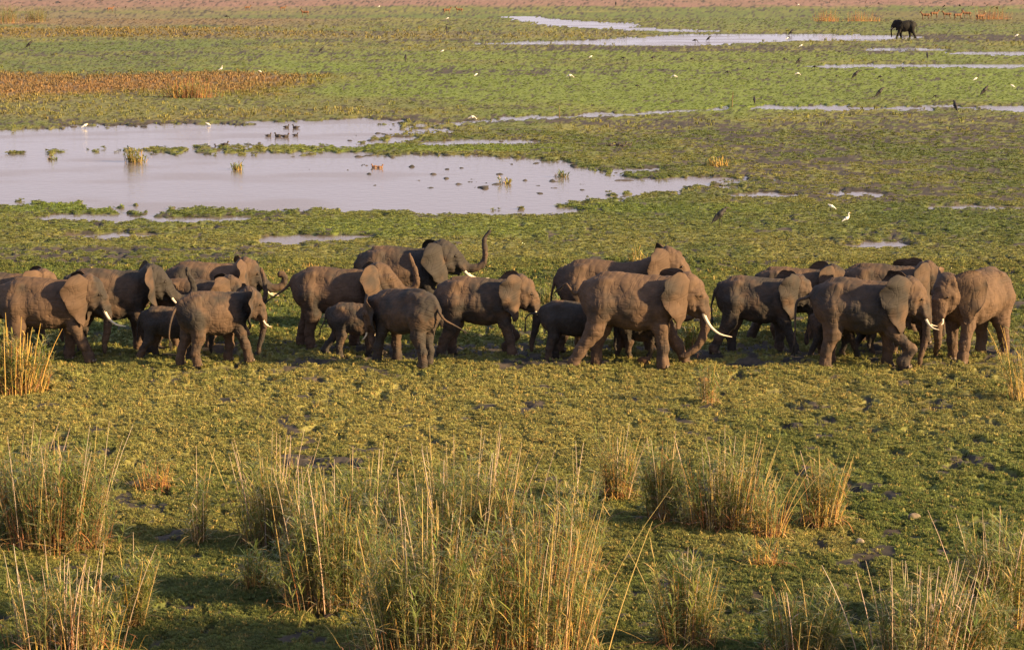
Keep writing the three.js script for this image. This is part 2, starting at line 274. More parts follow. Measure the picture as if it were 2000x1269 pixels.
// low marsh plants: small rosettes of leaves, sown all over the plain
const LEAF = new THREE.MeshStandardMaterial({ roughness: 0.8, side: THREE.DoubleSide });
function rosette(n, h, w, up) {
  const a = new Acc();
  for (let k = 0; k < n; k++) {
    const an = rnd() * 6.283, l = rr(0.5, 1), dx = Math.cos(an), dz = Math.sin(an), lean = rr(0.25, 1.0) * (1 - up) + 0.15, y1 = h * l * rr(0.6, 1.1), r1 = lean * l, bx = rr(-0.35, 0.35), bz = rr(-0.35, 0.35), k1 = 0.8 + 0.4 * rnd(), c = [k1, k1, k1], ww = w * rr(0.7, 1.2);
    const p0 = [bx, -0.12, bz], p1 = [bx + dx * r1 * 0.5, y1 * 0.8, bz + dz * r1 * 0.5], p2 = [bx + dx * r1, y1 * (1 - 0.5 * lean), bz + dz * r1];
    const q = [-dz * ww, dx * ww];
    const i0 = a.v(p0[0] - q[0] * 0.4, p0[1], p0[2] - q[1] * 0.4, c), i1 = a.v(p0[0] + q[0] * 0.4, p0[1], p0[2] + q[1] * 0.4, c), i2 = a.v(p1[0] + q[0], p1[1], p1[2] + q[1], c), i3 = a.v(p1[0] - q[0], p1[1], p1[2] - q[1], c), i4 = a.v(...p2, c);
    a.quad(i0, i1, i2, i3); a.tri(i3, i2, i4);
  }
  return a.geometry();
}
LEAF.vertexColors = true;
function sow(name, label, geos, count, z0, z1, size, hgt, opt = {}) {
  const lists = geos.map(() => []);
  for (let i = 0; i < count; i++) {
    const z = -1 / lerp(1 / -z0, 1 / -z1, rnd()), x = rr(-0.285, 0.285) * -z, cv = cover(x, z), u = rnd();
    if (opt.keep && !opt.keep(x, z, cv)) continue;
    const sh = shore(x, z); if (sh < (opt.wetOrBacklit ?? 0.15)) continue;
    if (u < mudAt(x, z, cv) * 0.92) continue;
    lists[i % geos.length].push([x, z, cv.c]);
  }
  const m4 = new THREE.Matrix4(), q = new THREE.Quaternion(), E = new THREE.Euler(), col = new THREE.Color();
  lists.forEach((L, gi) => {
    const im = new THREE.InstancedMesh(geos[gi], LEAF, L.length);
    L.forEach(([x, z, c], i) => {
      const s = size * Math.pow(-z / 60, 0.75) * rr(0.6, 1.45), k = rr(0.85, 1.3), y = rr(0.9, 1.12);
      E.set(rr(-0.15, 0.15), rnd() * 6.283, rr(-0.15, 0.15)); q.setFromEuler(E);
      m4.compose(new THREE.Vector3(x, groundY(x, z), z), q, new THREE.Vector3(s, s * hgt * rr(0.6, 1.4), s)); im.setMatrixAt(i, m4);
      const w = (opt.c ? mix3(c, opt.c, opt.m ?? 0.7) : c); im.setColorAt(i, col.setRGB(Math.min(0.8, w[0] * k * y), w[1] * k, w[2] * k));
    });
    im.name = numbered(name); tag(im, label, 'plants', null, 'stuff'); shadows(im); scene.add(im);
  });
}
const turf = [rosette(30, 0.85, 0.042, 0.4), rosette(26, 0.65, 0.06, 0.2), rosette(30, 1.05, 0.038, 0.5)];
sow('turf', 'short trampled grass and weeds under the herd and in the foreground', turf, 420000, -30, -82, 0.08, 1.0);
const mats = [rosette(15, 0.55, 0.16, 0.15), rosette(15, 0.7, 0.13, 0.3), rosette(13, 0.45, 0.2, 0.05)];
sow('marsh_plants', 'low leafy green plants matting the marshy plain round the pond', [...turf, mats[0]], 210000, -72, -150, 0.08, 0.5);
sow('distant_marsh_plants', 'distant low green plants beyond the wide pond', turf.slice(0, 2), 110000, -150, -500, 0.07, 0.3);
const blades = [rosette(14, 1.3, 0.07, 0.75), rosette(12, 1.6, 0.06, 0.7)];
sow('dry_grass', 'standing orange dry grass in bands on the far plain', blades, 60000, -150, -420, 0.13, 0.6, { keep: (x, z, cv) => rnd() < sstep(0.85, 1.35, cv.c[0] / cv.c[1]) });
sow('short_grass', 'short yellowish grass blades among the marsh plants', blades, 22000, -30, -80, 0.11, 0.6, { c: [0.36, 0.26, 0.08], m: 0.6 });

// ---------------------------------------------------------------- elephants
const skinBump = (() => {       // fine creases of the hide, 1 m per tile
  const N = 512, d = new Uint8Array(N * N * 4);
  const wrap = (x, y, fx, fy, s) => { // tileable value noise
    x *= fx; y *= fy; const ix = Math.floor(x), iy = Math.floor(y), u = x - ix, v = y - iy, a = u * u * (3 - 2 * u), b = v * v * (3 - 2 * v), m = (q, f) => ((q % f) + f) % f;
    const h = (i, j) => hash(m(i, fx), m(j, fy), s); return lerp(lerp(h(ix, iy), h(ix + 1, iy), a), lerp(h(ix, iy + 1), h(ix + 1, iy + 1), a), b);
  };
  for (let j = 0; j < N; j++) for (let i = 0; i < N; i++) {
    const x = i / N, y = j / N, w = wrap(x, y, 6, 6, 3) * 0.12;
    const a = 1 - Math.abs(2 * wrap(x + w, y, 4, 13, 5) - 1), b = 1 - Math.abs(2 * wrap(x, y + w, 12, 5, 9) - 1), c = wrap(x, y, 60, 60, 21);
    const v = clamp(1 - 0.6 * a ** 5 - 0.45 * b ** 5 - 0.06 * c);
    const k = (j * N + i) * 4; d[k] = d[k + 1] = d[k + 2] = v * 255; d[k + 3] = 255;
  }
  const t = new THREE.DataTexture(d, N, N); t.wrapS = t.wrapT = THREE.RepeatWrapping; t.magFilter = THREE.LinearFilter; t.needsUpdate = true; return t;
})();
const SKIN = new THREE.MeshStandardMaterial({ vertexColors: true, roughness: 0.86, bumpMap: skinBump, bumpScale: 0.014 });
const IVORY = new THREE.MeshStandardMaterial({ color: new THREE.Color().setRGB(0.72, 0.62, 0.46), roughness: 0.45 });
const TUFT = new THREE.MeshStandardMaterial({ color: new THREE.Color().setRGB(0.03, 0.025, 0.022), roughness: 0.9 });
const EYE = new THREE.MeshStandardMaterial({ color: new THREE.Color().setRGB(0.02, 0.012, 0.008), roughness: 0.25 });
const NAIL = new THREE.MeshStandardMaterial({ color: new THREE.Color().setRGB(0.15, 0.115, 0.085), roughness: 0.6 });

// side profile of the barrel: x, back, belly, half width
const BARREL = [[-1.44, 1.93, 1.66, 0.10], [-1.37, 2.09, 1.42, 0.28], [-1.22, 2.22, 1.2, 0.42], [-1.0, 2.32, 1.06, 0.50], [-0.7, 2.385, 1.05, 0.57], [-0.3, 2.37, 0.93, 0.64], [0.1, 2.30, 0.89, 0.64], [0.45, 2.245, 0.96, 0.55], [0.75, 2.21, 1.08, 0.44], [1.0, 2.16, 1.32, 0.33], [1.14, 2.06, 1.5, 0.24]];
function barrelAt(x) {
  const T = BARREL, n = T.length; let i = 0; while (i < n - 2 && T[i + 1][0] < x) i++;
  const a = T[Math.max(0, i - 1)], b = T[i], c = T[i + 1], d = T[Math.min(n - 1, i + 2)], t = clamp((x - b[0]) / (c[0] - b[0]));
  return [1, 2, 3].map((k) => { const m0 = (c[k] - a[k]) / (c[0] - a[0]) * (c[0] - b[0]), m1 = (d[k] - b[k]) / (d[0] - b[0]) * (c[0] - b[0]), t2 = t * t, t3 = t2 * t; return (2 * t3 - 3 * t2 + 1) * b[k] + (t3 - 2 * t2 + t) * m0 + (-2 * t3 + 3 * t2) * c[k] + (t3 - t2) * m1; });
}
const BT = []; for (let i = 0; i <= 260; i++) BT.push(barrelAt(-1.45 + i * 0.01));

const TRUNKS = {   // head frame; the root lies at (0.66, -0.3)
  hang: [[0.76, -0.72, 0], [0.76, -1.12, 0], [0.70, -1.48, 0], [0.72, -1.72, 0]],
  hangBack: [[0.76, -0.7, 0], [0.74, -1.08, 0], [0.60, -1.4, 0], [0.36, -1.62, 0], [0.22, -1.66, 0]],
  curl: [[0.86, -0.52, 0], [1.14, -0.56, 0], [1.32, -0.38, 0], [1.3, -0.1, 0], [1.2, 0.12, 0], [1.2, 0.28, 0]],
  upright: [[0.86, -0.5, 0], [1.1, -0.52, 0], [1.28, -0.34, 0], [1.32, 0, 0], [1.3, 0.35, 0], [1.27, 0.62, 0]],
  high: [[0.86, -0.46, 0], [1.12, -0.48, 0], [1.32, -0.32, 0], [1.40, 0.0, 0], [1.46, 0.3, 0], [1.66, 0.48, 0]],
  hook: [[0.84, -0.5, 0], [1.08, -0.6, 0], [1.34, -0.54, 0], [1.5, -0.34, 0], [1.48, -0.12, 0], [1.36, -0.06, 0], [1.31, -0.16, 0]],
  sideCurl: [[0.76, -0.75, 0], [0.80, -1.1, 0.02], [0.75, -1.35, 0.12], [0.62, -1.55, 0.35], [0.5, -1.75, 0.5]],
  forage: [[0.78, -0.7, 0], [0.82, -1.08, 0], [0.74, -1.34, 0], [0.56, -1.42, 0], [0.42, -1.3, 0]],
};
const LEGS = {   // front right, front left, hind right, hind left: [foot forward of hip, lift, bend]
  stand: [[0.05, 0, 0], [-0.1, 0, 0], [0.05, 0, 0], [-0.1, 0, 0]],
  walkA: [[0.42, 0, 0], [-0.28, 0, 0], [-0.38, 0, 0], [0.22, 0, 0]],
  walkB: [[-0.25, 0, 0], [0.42, 0, 0], [0.3, 0, 0], [-0.42, 0, 0]],
};

function elephant(o) {
  const s = o.s, f = new Flesh(), ext = o.ext ?? 0, big = o.calf ? 1.1 : 1;     // a calf's head is larger for its body
  f.extra = (x, y, z) => {
    const xi = clamp((x + 1.45) * 100, 0, 259.99), i = xi | 0, t = xi - i, A = BT[i], B = BT[i + 1];
    const top = A[0] + (B[0] - A[0]) * t, bot = A[1] + (B[1] - A[1]) * t, cy = top * 0.5 + bot * 0.5, a = (top - bot) / 2;
    const v = (y - cy) / a, w = (A[2] + (B[2] - A[2]) * t) * (o.girth ?? 0.93) * (v > 0 ? 1 - 0.12 * v : 1);
    const k0 = Math.hypot(v, z / w), k1 = Math.hypot(v / a, z / (w * w));
    let d = k0 < 1e-4 ? -Math.min(a, w) : k0 * (k0 - 1) / k1;
    const ox = x < -1.45 ? -1.45 - x : x > 1.15 ? x - 1.15 : 0;
    if (ox) d = Math.hypot(Math.max(d, 0), ox);
    return d;
  };
  // ---- head frame
  const hp = THREE.MathUtils.degToRad(o.pitch ?? 0), hy = THREE.MathUtils.degToRad(o.yaw ?? 0), N = [0.90 + ext, 1.93 + (o.lift ?? 0), 0];
  const H = (p) => { const x = p[0] * big, y = p[1] * big, z = p[2] * big, x1 = x * Math.cos(hp) - y * Math.sin(hp), y1 = x * Math.sin(hp) + y * Math.cos(hp); return [N[0] + x1 * Math.cos(hy) + z * Math.sin(hy), N[1] + y1, N[2] - x1 * Math.sin(hy) + z * Math.cos(hy)]; };
  f.cone([0.62, 1.8, 0], H([0.12, -0.02, 0]), 0.42, 0.36, 0.18);
  f.cone([0.5, 2.0, 0], H([0.08, 0.1, 0]), 0.24, 0.28, 0.15);
  f.cone(H([0.17, 0.22, -0.07]), H([0.17, 0.22, 0.07]), 0.29 * big, 0.29 * big, 0.1);
  f.cone(H([0.18, 0.25, 0]), H([0.34, 0.17, 0]), 0.30 * big, 0.26 * big, 0.08);
  f.cone(H([0.34, 0.17, 0]), H([0.56, -0.12, 0]), 0.255 * big, 0.205 * big, 0.08);
  f.cone(H([0.56, -0.12, 0]), H([0.66, -0.34, 0]), 0.205 * big, 0.18 * big, 0.06);
  f.cone(H([0.36, 0.04, -0.16]), H([0.36, 0.04, 0.16]), 0.20 * big, 0.20 * big, 0.08);
  for (const q of [-1, 1]) {
    f.cone(H([0.24, -0.08, q * 0.15]), H([0.34, -0.34, q * 0.12]), 0.2 * big, 0.14 * big, 0.1);
    f.cone(H([0.40, 0.13, q * 0.24]), H([0.56, 0.02, q * 0.21]), 0.065 * big, 0.06 * big, 0.06);
    f.cone(H([0.48, -0.12, q * 0.15]), H([0.68, -0.47, q * 0.165]), 0.11 * big, 0.075 * big, 0.07);
  }
  f.cone(H([0.26, -0.34, 0]), H([0.52, -0.54, 0]), 0.165 * big, 0.075 * big, 0.1);
  // ---- trunk
  const tl = o.trunkLength ?? 1, root = [0.66, -0.3, 0];
  const tp = (typeof o.trunk === 'string' ? TRUNKS[o.trunk] : o.trunk).map((p) => [root[0] + (p[0] - root[0]) * tl, root[1] + (p[1] - root[1]) * tl, p[2] * tl]);
  const tc = catmull([[0.56, -0.12, 0], root, ...tp], 22).map(H);
  f.chain(tc, tc.map((_, i) => big * (0.19 - 0.125 * Math.pow(i / 22, 0.75))), 0.035);
  // ---- legs
  const legs = (typeof o.legs === 'string' ? LEGS[o.legs] : o.legs) ?? LEGS.stand, feet = [];
  legs.forEach(([dx, up, bend], k) => {
    const front = k < 2, zs = k % 2 ? -1 : 1, jx = front ? 0.58 : -0.92, z = zs * (front ? 0.29 : 0.28);
    const J = [jx, front ? 1.5 : 1.62, z], F = [jx + (front ? 0.02 : -0.06) + dx, up, zs * 0.27];
    const at = (t, ox, oz = 0) => [lerp(J[0], F[0], t) + ox, lerp(J[1], F[1], t), lerp(J[2], F[2], t) + oz * zs];
    const tip = [F[0], F[1] + 0.06, F[2]], an = [F[0] - bend * 0.25 - 0.01, F[1] + 0.17, F[2]];
    if (front) {
      f.cone([0.5, 1.75, zs * 0.26], J, 0.2, 0.24, 0.16);
      f.chain([J, at(0.33, -0.05), at(0.66, 0.02 + bend), an, tip], [0.24, 0.20, 0.152, 0.148, 0.17], 0.09);
    } else {
      f.cone([-0.98, 1.95, zs * 0.22], J, 0.22, 0.33, 0.16);
      f.chain([J, at(0.40, 0.11 + bend * 0.6), at(0.72, -0.03 - bend * 0.2), an, tip], [0.33, 0.24, 0.15, 0.143, 0.163], 0.1);
    }
    feet.push([F, front]);
  });
  f.cone([-1.30, 2.06, 0], [-1.46, 1.86, 0], 0.12, 0.07, 0.1);
  f.cone([-0.92, 2.14, 0.26], [-0.78, 2.2, 0.30], 0.13, 0.1, 0.1); f.cone([-0.92, 2.14, -0.26], [-0.78, 2.2, -0.30], 0.13, 0.1, 0.1);   // hip bones
  f.cone([-0.9, 2.32, 0], [0.5, 2.22, 0], 0.06, 0.05, 0.14);                                                                   // spine
  for (const q of [-1, 1]) f.cone([0.62, 2.0, q * 0.3], [0.42, 1.5, q * 0.42], 0.1, 0.12, 0.14);                                 // shoulder blades
  f.dent([-0.56, 1.98, 0.5], 0.2, 0.07).dent([-0.48, 1.15, 0.56], 0.17, 0.06).dent([0.16, 1.35, 0.62], 0.16, 0.06).dent([0.78, 1.75, 0.42], 0.15, 0.04);
  { const t = H([0.36, 0.23, 0.34]), u = H([0.46, -0.12, 0.34]), v = H([0.36, 0.23, -0.34]), w = H([0.46, -0.12, -0.34]); for (const [p, a, b] of [[t, 0.1, 0.05], [u, 0.09, 0.045], [v, 0.1, 0.05], [w, 0.09, 0.045]]) f.dents.push([...p, 1 / (a * a * big * big), b * big]); }
  const reach = [...tc, ...feet.map((q) => q[0])];
  const lo = [-1.75, -0.04, -0.85], hi = [1.9, 2.75, 0.85];
  for (const q of reach) for (let k = 0; k < 3; k++) { lo[k] = Math.min(lo[k], q[k] - 0.25); hi[k] = Math.max(hi[k], q[k] + 0.25); }
  lo[1] = -0.06;
  const g = f.mesh(lo, hi, (o.cell ?? 0.04), 0.0);
  // sag, folds and unevenness of the hide as real relief
  g.computeVertexNormals();
  {
    const P = g.attributes.position.array, Nn = g.attributes.normal.array, sd = o.seed;
    for (let i = 0; i < P.length; i += 3) {
      const x = P[i], y = P[i + 1], z = P[i + 2];
      const up = noise3(x * 2, y * 2, z * 2, sd + 2) * 0.8;
      let h = (fbm3(x * 4, y * 4, z * 4, sd) - 0.5) * 0.03 - Math.pow(1 - Math.abs(2 * noise3(x * 8.5 + up, y * 2.6 + up, z * 3, sd + 3) - 1), 3) * 0.02 - Math.pow(1 - Math.abs(2 * noise3(x * 2.6, y * 9.5 + up, z * 3, sd + 6) - 1), 3) * (y < 1.2 || x > 0.9 ? 0.022 : 0.008);
      if (y < 0.03) h = 0;
      P[i] += Nn[i] * h; P[i + 1] += Nn[i + 1] * h; P[i + 2] += Nn[i + 2] * h;
    }
  }
  const extra = new Acc(), grey = [0.2, 0.2, 0.2];
  // tail
  const tail = o.tail ?? [[-1.5, 1.7, 0], [-1.56, 1.4, 0], [-1.54, 1.1, 0.02]], tp2 = catmull([[-1.32, 2.04, 0], [-1.44, 1.9, 0], ...tail], 14);
  extra.tube(tp2, tp2.map((_, i) => 0.075 - 0.055 * Math.pow(i / 14, 0.6)), [grey], 7);
  // ears: a thick sheet, attached along the side of the head
  const es = (o.ear ?? 1) * 1.0 * big, spread = THREE.MathUtils.degToRad(o.spread ?? 32);
  const OUT = [[0.02, 0.40], [0.2, 0.53], [0.42, 0.55], [0.64, 0.46], [0.80, 0.26], [0.85, 0.02], [0.77, -0.24], [0.60, -0.45], [0.42, -0.63], [0.26, -0.80], [0.15, -0.86], [0.06, -0.72], [0.02, -0.46], [0, -0.22]];
  const oc = new THREE.CatmullRomCurve3(OUT.map((q) => new THREE.Vector3(q[0], q[1], 0))), NU = 44, NV = 12;
  for (const side of [1, -1]) {
    const sp = side > 0 ? spread : THREE.MathUtils.degToRad(o.spreadFar ?? o.spread ?? 32);
    const grid = [[], []];
    for (let u = 0; u <= NU; u++) {
      const e = oc.getPoint(u / NU), rag = 1 + (noise2(u * 0.45, o.seed, side) - 0.5) * 0.09, ay = lerp(0.34, -0.22, u / NU);
      for (let v = 0; v <= NV; v++) {
        const t = v / NV, p = Math.max(0, lerp(-0.02, e.x * rag, t)) * es, q = lerp(ay, e.y * rag, t) * es;
        const bow = 0.10 * Math.sin(Math.min(1, p / 0.85) * Math.PI) * (sp > 0.9 ? 0.7 : 1) + 0.05 * Math.sin(q * 11 + o.seed) * t * t + (fbm2(p * 5, q * 5, o.seed + side * 3) - 0.5) * 0.07 * t - (q > 0.3 ? (q - 0.3) * 0.35 * t : 0);
        for (let l = 0; l < 2; l++) {
          const th = (l ? -1 : 1) * (0.024 * (1 - t) + 0.011);
          const out = p * Math.sin(sp) + (bow + th) * Math.cos(sp), back = p * Math.cos(sp) - (bow + th) * Math.sin(sp);
          grid[l].push(extra.v(...H([0.20 - back / big, q / big, side * (0.27 + out / big)]), grey));
        }
      }
    }
    for (let l = 0; l < 2; l++) for (let u = 0; u < NU; u++) for (let v = 0; v < NV; v++) { const a = u * (NV + 1) + v, G = grid[l], fl = (l === 0) === (side > 0); fl ? extra.quad(G[a], G[a + 1], G[a + NV + 2], G[a + NV + 1]) : extra.quad(G[a], G[a + NV + 1], G[a + NV + 2], G[a + 1]); }
    for (let u = 0; u < NU; u++) { const a = u * (NV + 1) + NV, b = a + NV + 1; extra.quad(grid[0][a], grid[1][a], grid[1][b], grid[0][b]); }
  }
  const eg = extra.geometry();
  // hide colour: grey-brown with reddish dust and dried mud
  g.computeVertexNormals();
  const body = mergeGeometries([g, (eg.deleteAttribute('color'), eg)]);
  {
    const P = body.attributes.position.array, n = P.length / 3, C = new Float32Array(n * 3), U = new Float32Array(n * 2), sd = o.seed * 7 + 1, tone = o.tone ?? 0.5;
    for (let i = 0; i < n; i++) {
      const x = P[i * 3], y = P[i * 3 + 1], z = P[i * 3 + 2];
      const dust = sstep(0.36, 0.66, fbm3(x * 1.4, y * 1.4, z * 1.4, sd) * 0.75 + fbm3(x * 6, y * 6, z * 6, sd + 5) * 0.25 + (tone - 0.5) * 0.5), fine = fbm3(x * 17, y * 17, z * 17, sd + 9);
      let c = mix3([0.028, 0.0235, 0.021], [0.090, 0.054, 0.033], dust);
      const crust = sstep(0.56, 0.66, fbm3(x * 2.6, y * 2.2, z * 2.6, sd + 31)), m = (0.74 + 0.5 * fine) * (o.wetOrBacklit ?? 1) * (1 + 0.28 * crust) * (0.86 + 0.3 * hash(o.seed, 3, 7));  // optional factor paints backlit shade into the whole hide colour
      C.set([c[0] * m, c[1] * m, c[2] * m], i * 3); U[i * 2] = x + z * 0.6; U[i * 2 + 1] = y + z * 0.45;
    }
    body.setAttribute('color', new THREE.BufferAttribute(C, 3)); body.setAttribute('uv', new THREE.BufferAttribute(U, 2));
  }
  const root_ = new THREE.Group(); root_.name = numbered('elephant');
  const add = (name, geo, mat) => { const m = new THREE.Mesh(geo, mat); m.name = name; root_.add(m); return m; };
  add('body', body, SKIN);
  const tk = o.tusk ?? 0;
  if (tk > 0) for (const q of [1, -1]) {
    if (o.oneTusk && q < 0) continue;
    const a = new Acc(), w = o.tuskOut ?? 0.05, pts = catmull([[0.64, -0.40, q * 0.16], [0.72, -0.55, q * 0.17], [0.72 + 0.16 * tk, -0.55 - 0.20 * tk, q * (0.18 + w * 0.4)], [0.72 + 0.42 * tk, -0.55 - 0.36 * tk, q * (0.19 + w * 0.8)], [0.72 + 0.75 * tk, -0.55 - 0.40 * tk, q * (0.18 + w)]], 12).map(H);
    a.tube(pts, pts.map((_, i) => (0.052 * Math.pow(1 - i / 12.6, 0.6)) * Math.min(1.1, 0.65 + 0.4 * tk)), [[1, 1, 1]], 9);
    const g2 = a.geometry(); g2.deleteAttribute('color'); add('tusk', g2, IVORY);
  }
  for (const q of [1, -1]) { const e = new THREE.Mesh(new THREE.SphereGeometry(0.032, 10, 8), EYE); e.name = 'eye'; e.position.set(...H([0.515, 0.005, q * 0.262])); root_.add(e); }
  { const a = new Acc(), E = tp2[14], D = tp2[12], dx = (E[0] - D[0]), dy = (E[1] - D[1]), dz = E[2] - D[2], L = Math.hypot(dx, dy, dz) || 1;
    for (let k = 0; k < 14; k++) { const q = [rr(-0.05, 0.05), rr(-0.03, 0.03), rr(-0.05, 0.05)], l = rr(0.16, 0.3), e = [E[0] + dx / L * l + q[0], E[1] + dy / L * l + q[1] - 0.05, E[2] + dz / L * l + q[2]]; a.tube([[E[0] - dx * 0.6, E[1] - dy * 0.6, E[2] - dz * 0.6], [(E[0] + e[0]) / 2 + q[0] * 0.4, (E[1] + e[1]) / 2 + 0.01, (E[2] + e[2]) / 2], e], [0.014, 0.012, 0.003], [[1, 1, 1]], 3); }
    const g2 = a.geometry(); g2.deleteAttribute('color'); add('tail_tuft', g2, TUFT); }
  feet.forEach(([F, front]) => { for (const an of front ? [-50, -17, 17, 50] : [-38, 0, 38]) { const a = THREE.MathUtils.degToRad(an), m = new THREE.Mesh(new THREE.SphereGeometry(0.045, 8, 6), NAIL); m.name = 'toenail'; m.scale.set(0.5, 1, 0.95); m.position.set(F[0] + Math.cos(a) * 0.172, F[1] + 0.06, F[2] + Math.sin(a) * 0.172); m.rotation.y = -a; root_.add(m); } });
  root_.scale.setScalar(s); root_.position.set(o.at[0], o.y ?? groundY(o.at[0], o.at[1]), o.at[1]); root_.rotation.y = THREE.MathUtils.degToRad(o.turn ?? 0);
  tag(root_, o.label, 'elephant', o.group ?? 'elephants of the herd crossing the marsh');
  scene.add(shadows(root_)); return root_;
}

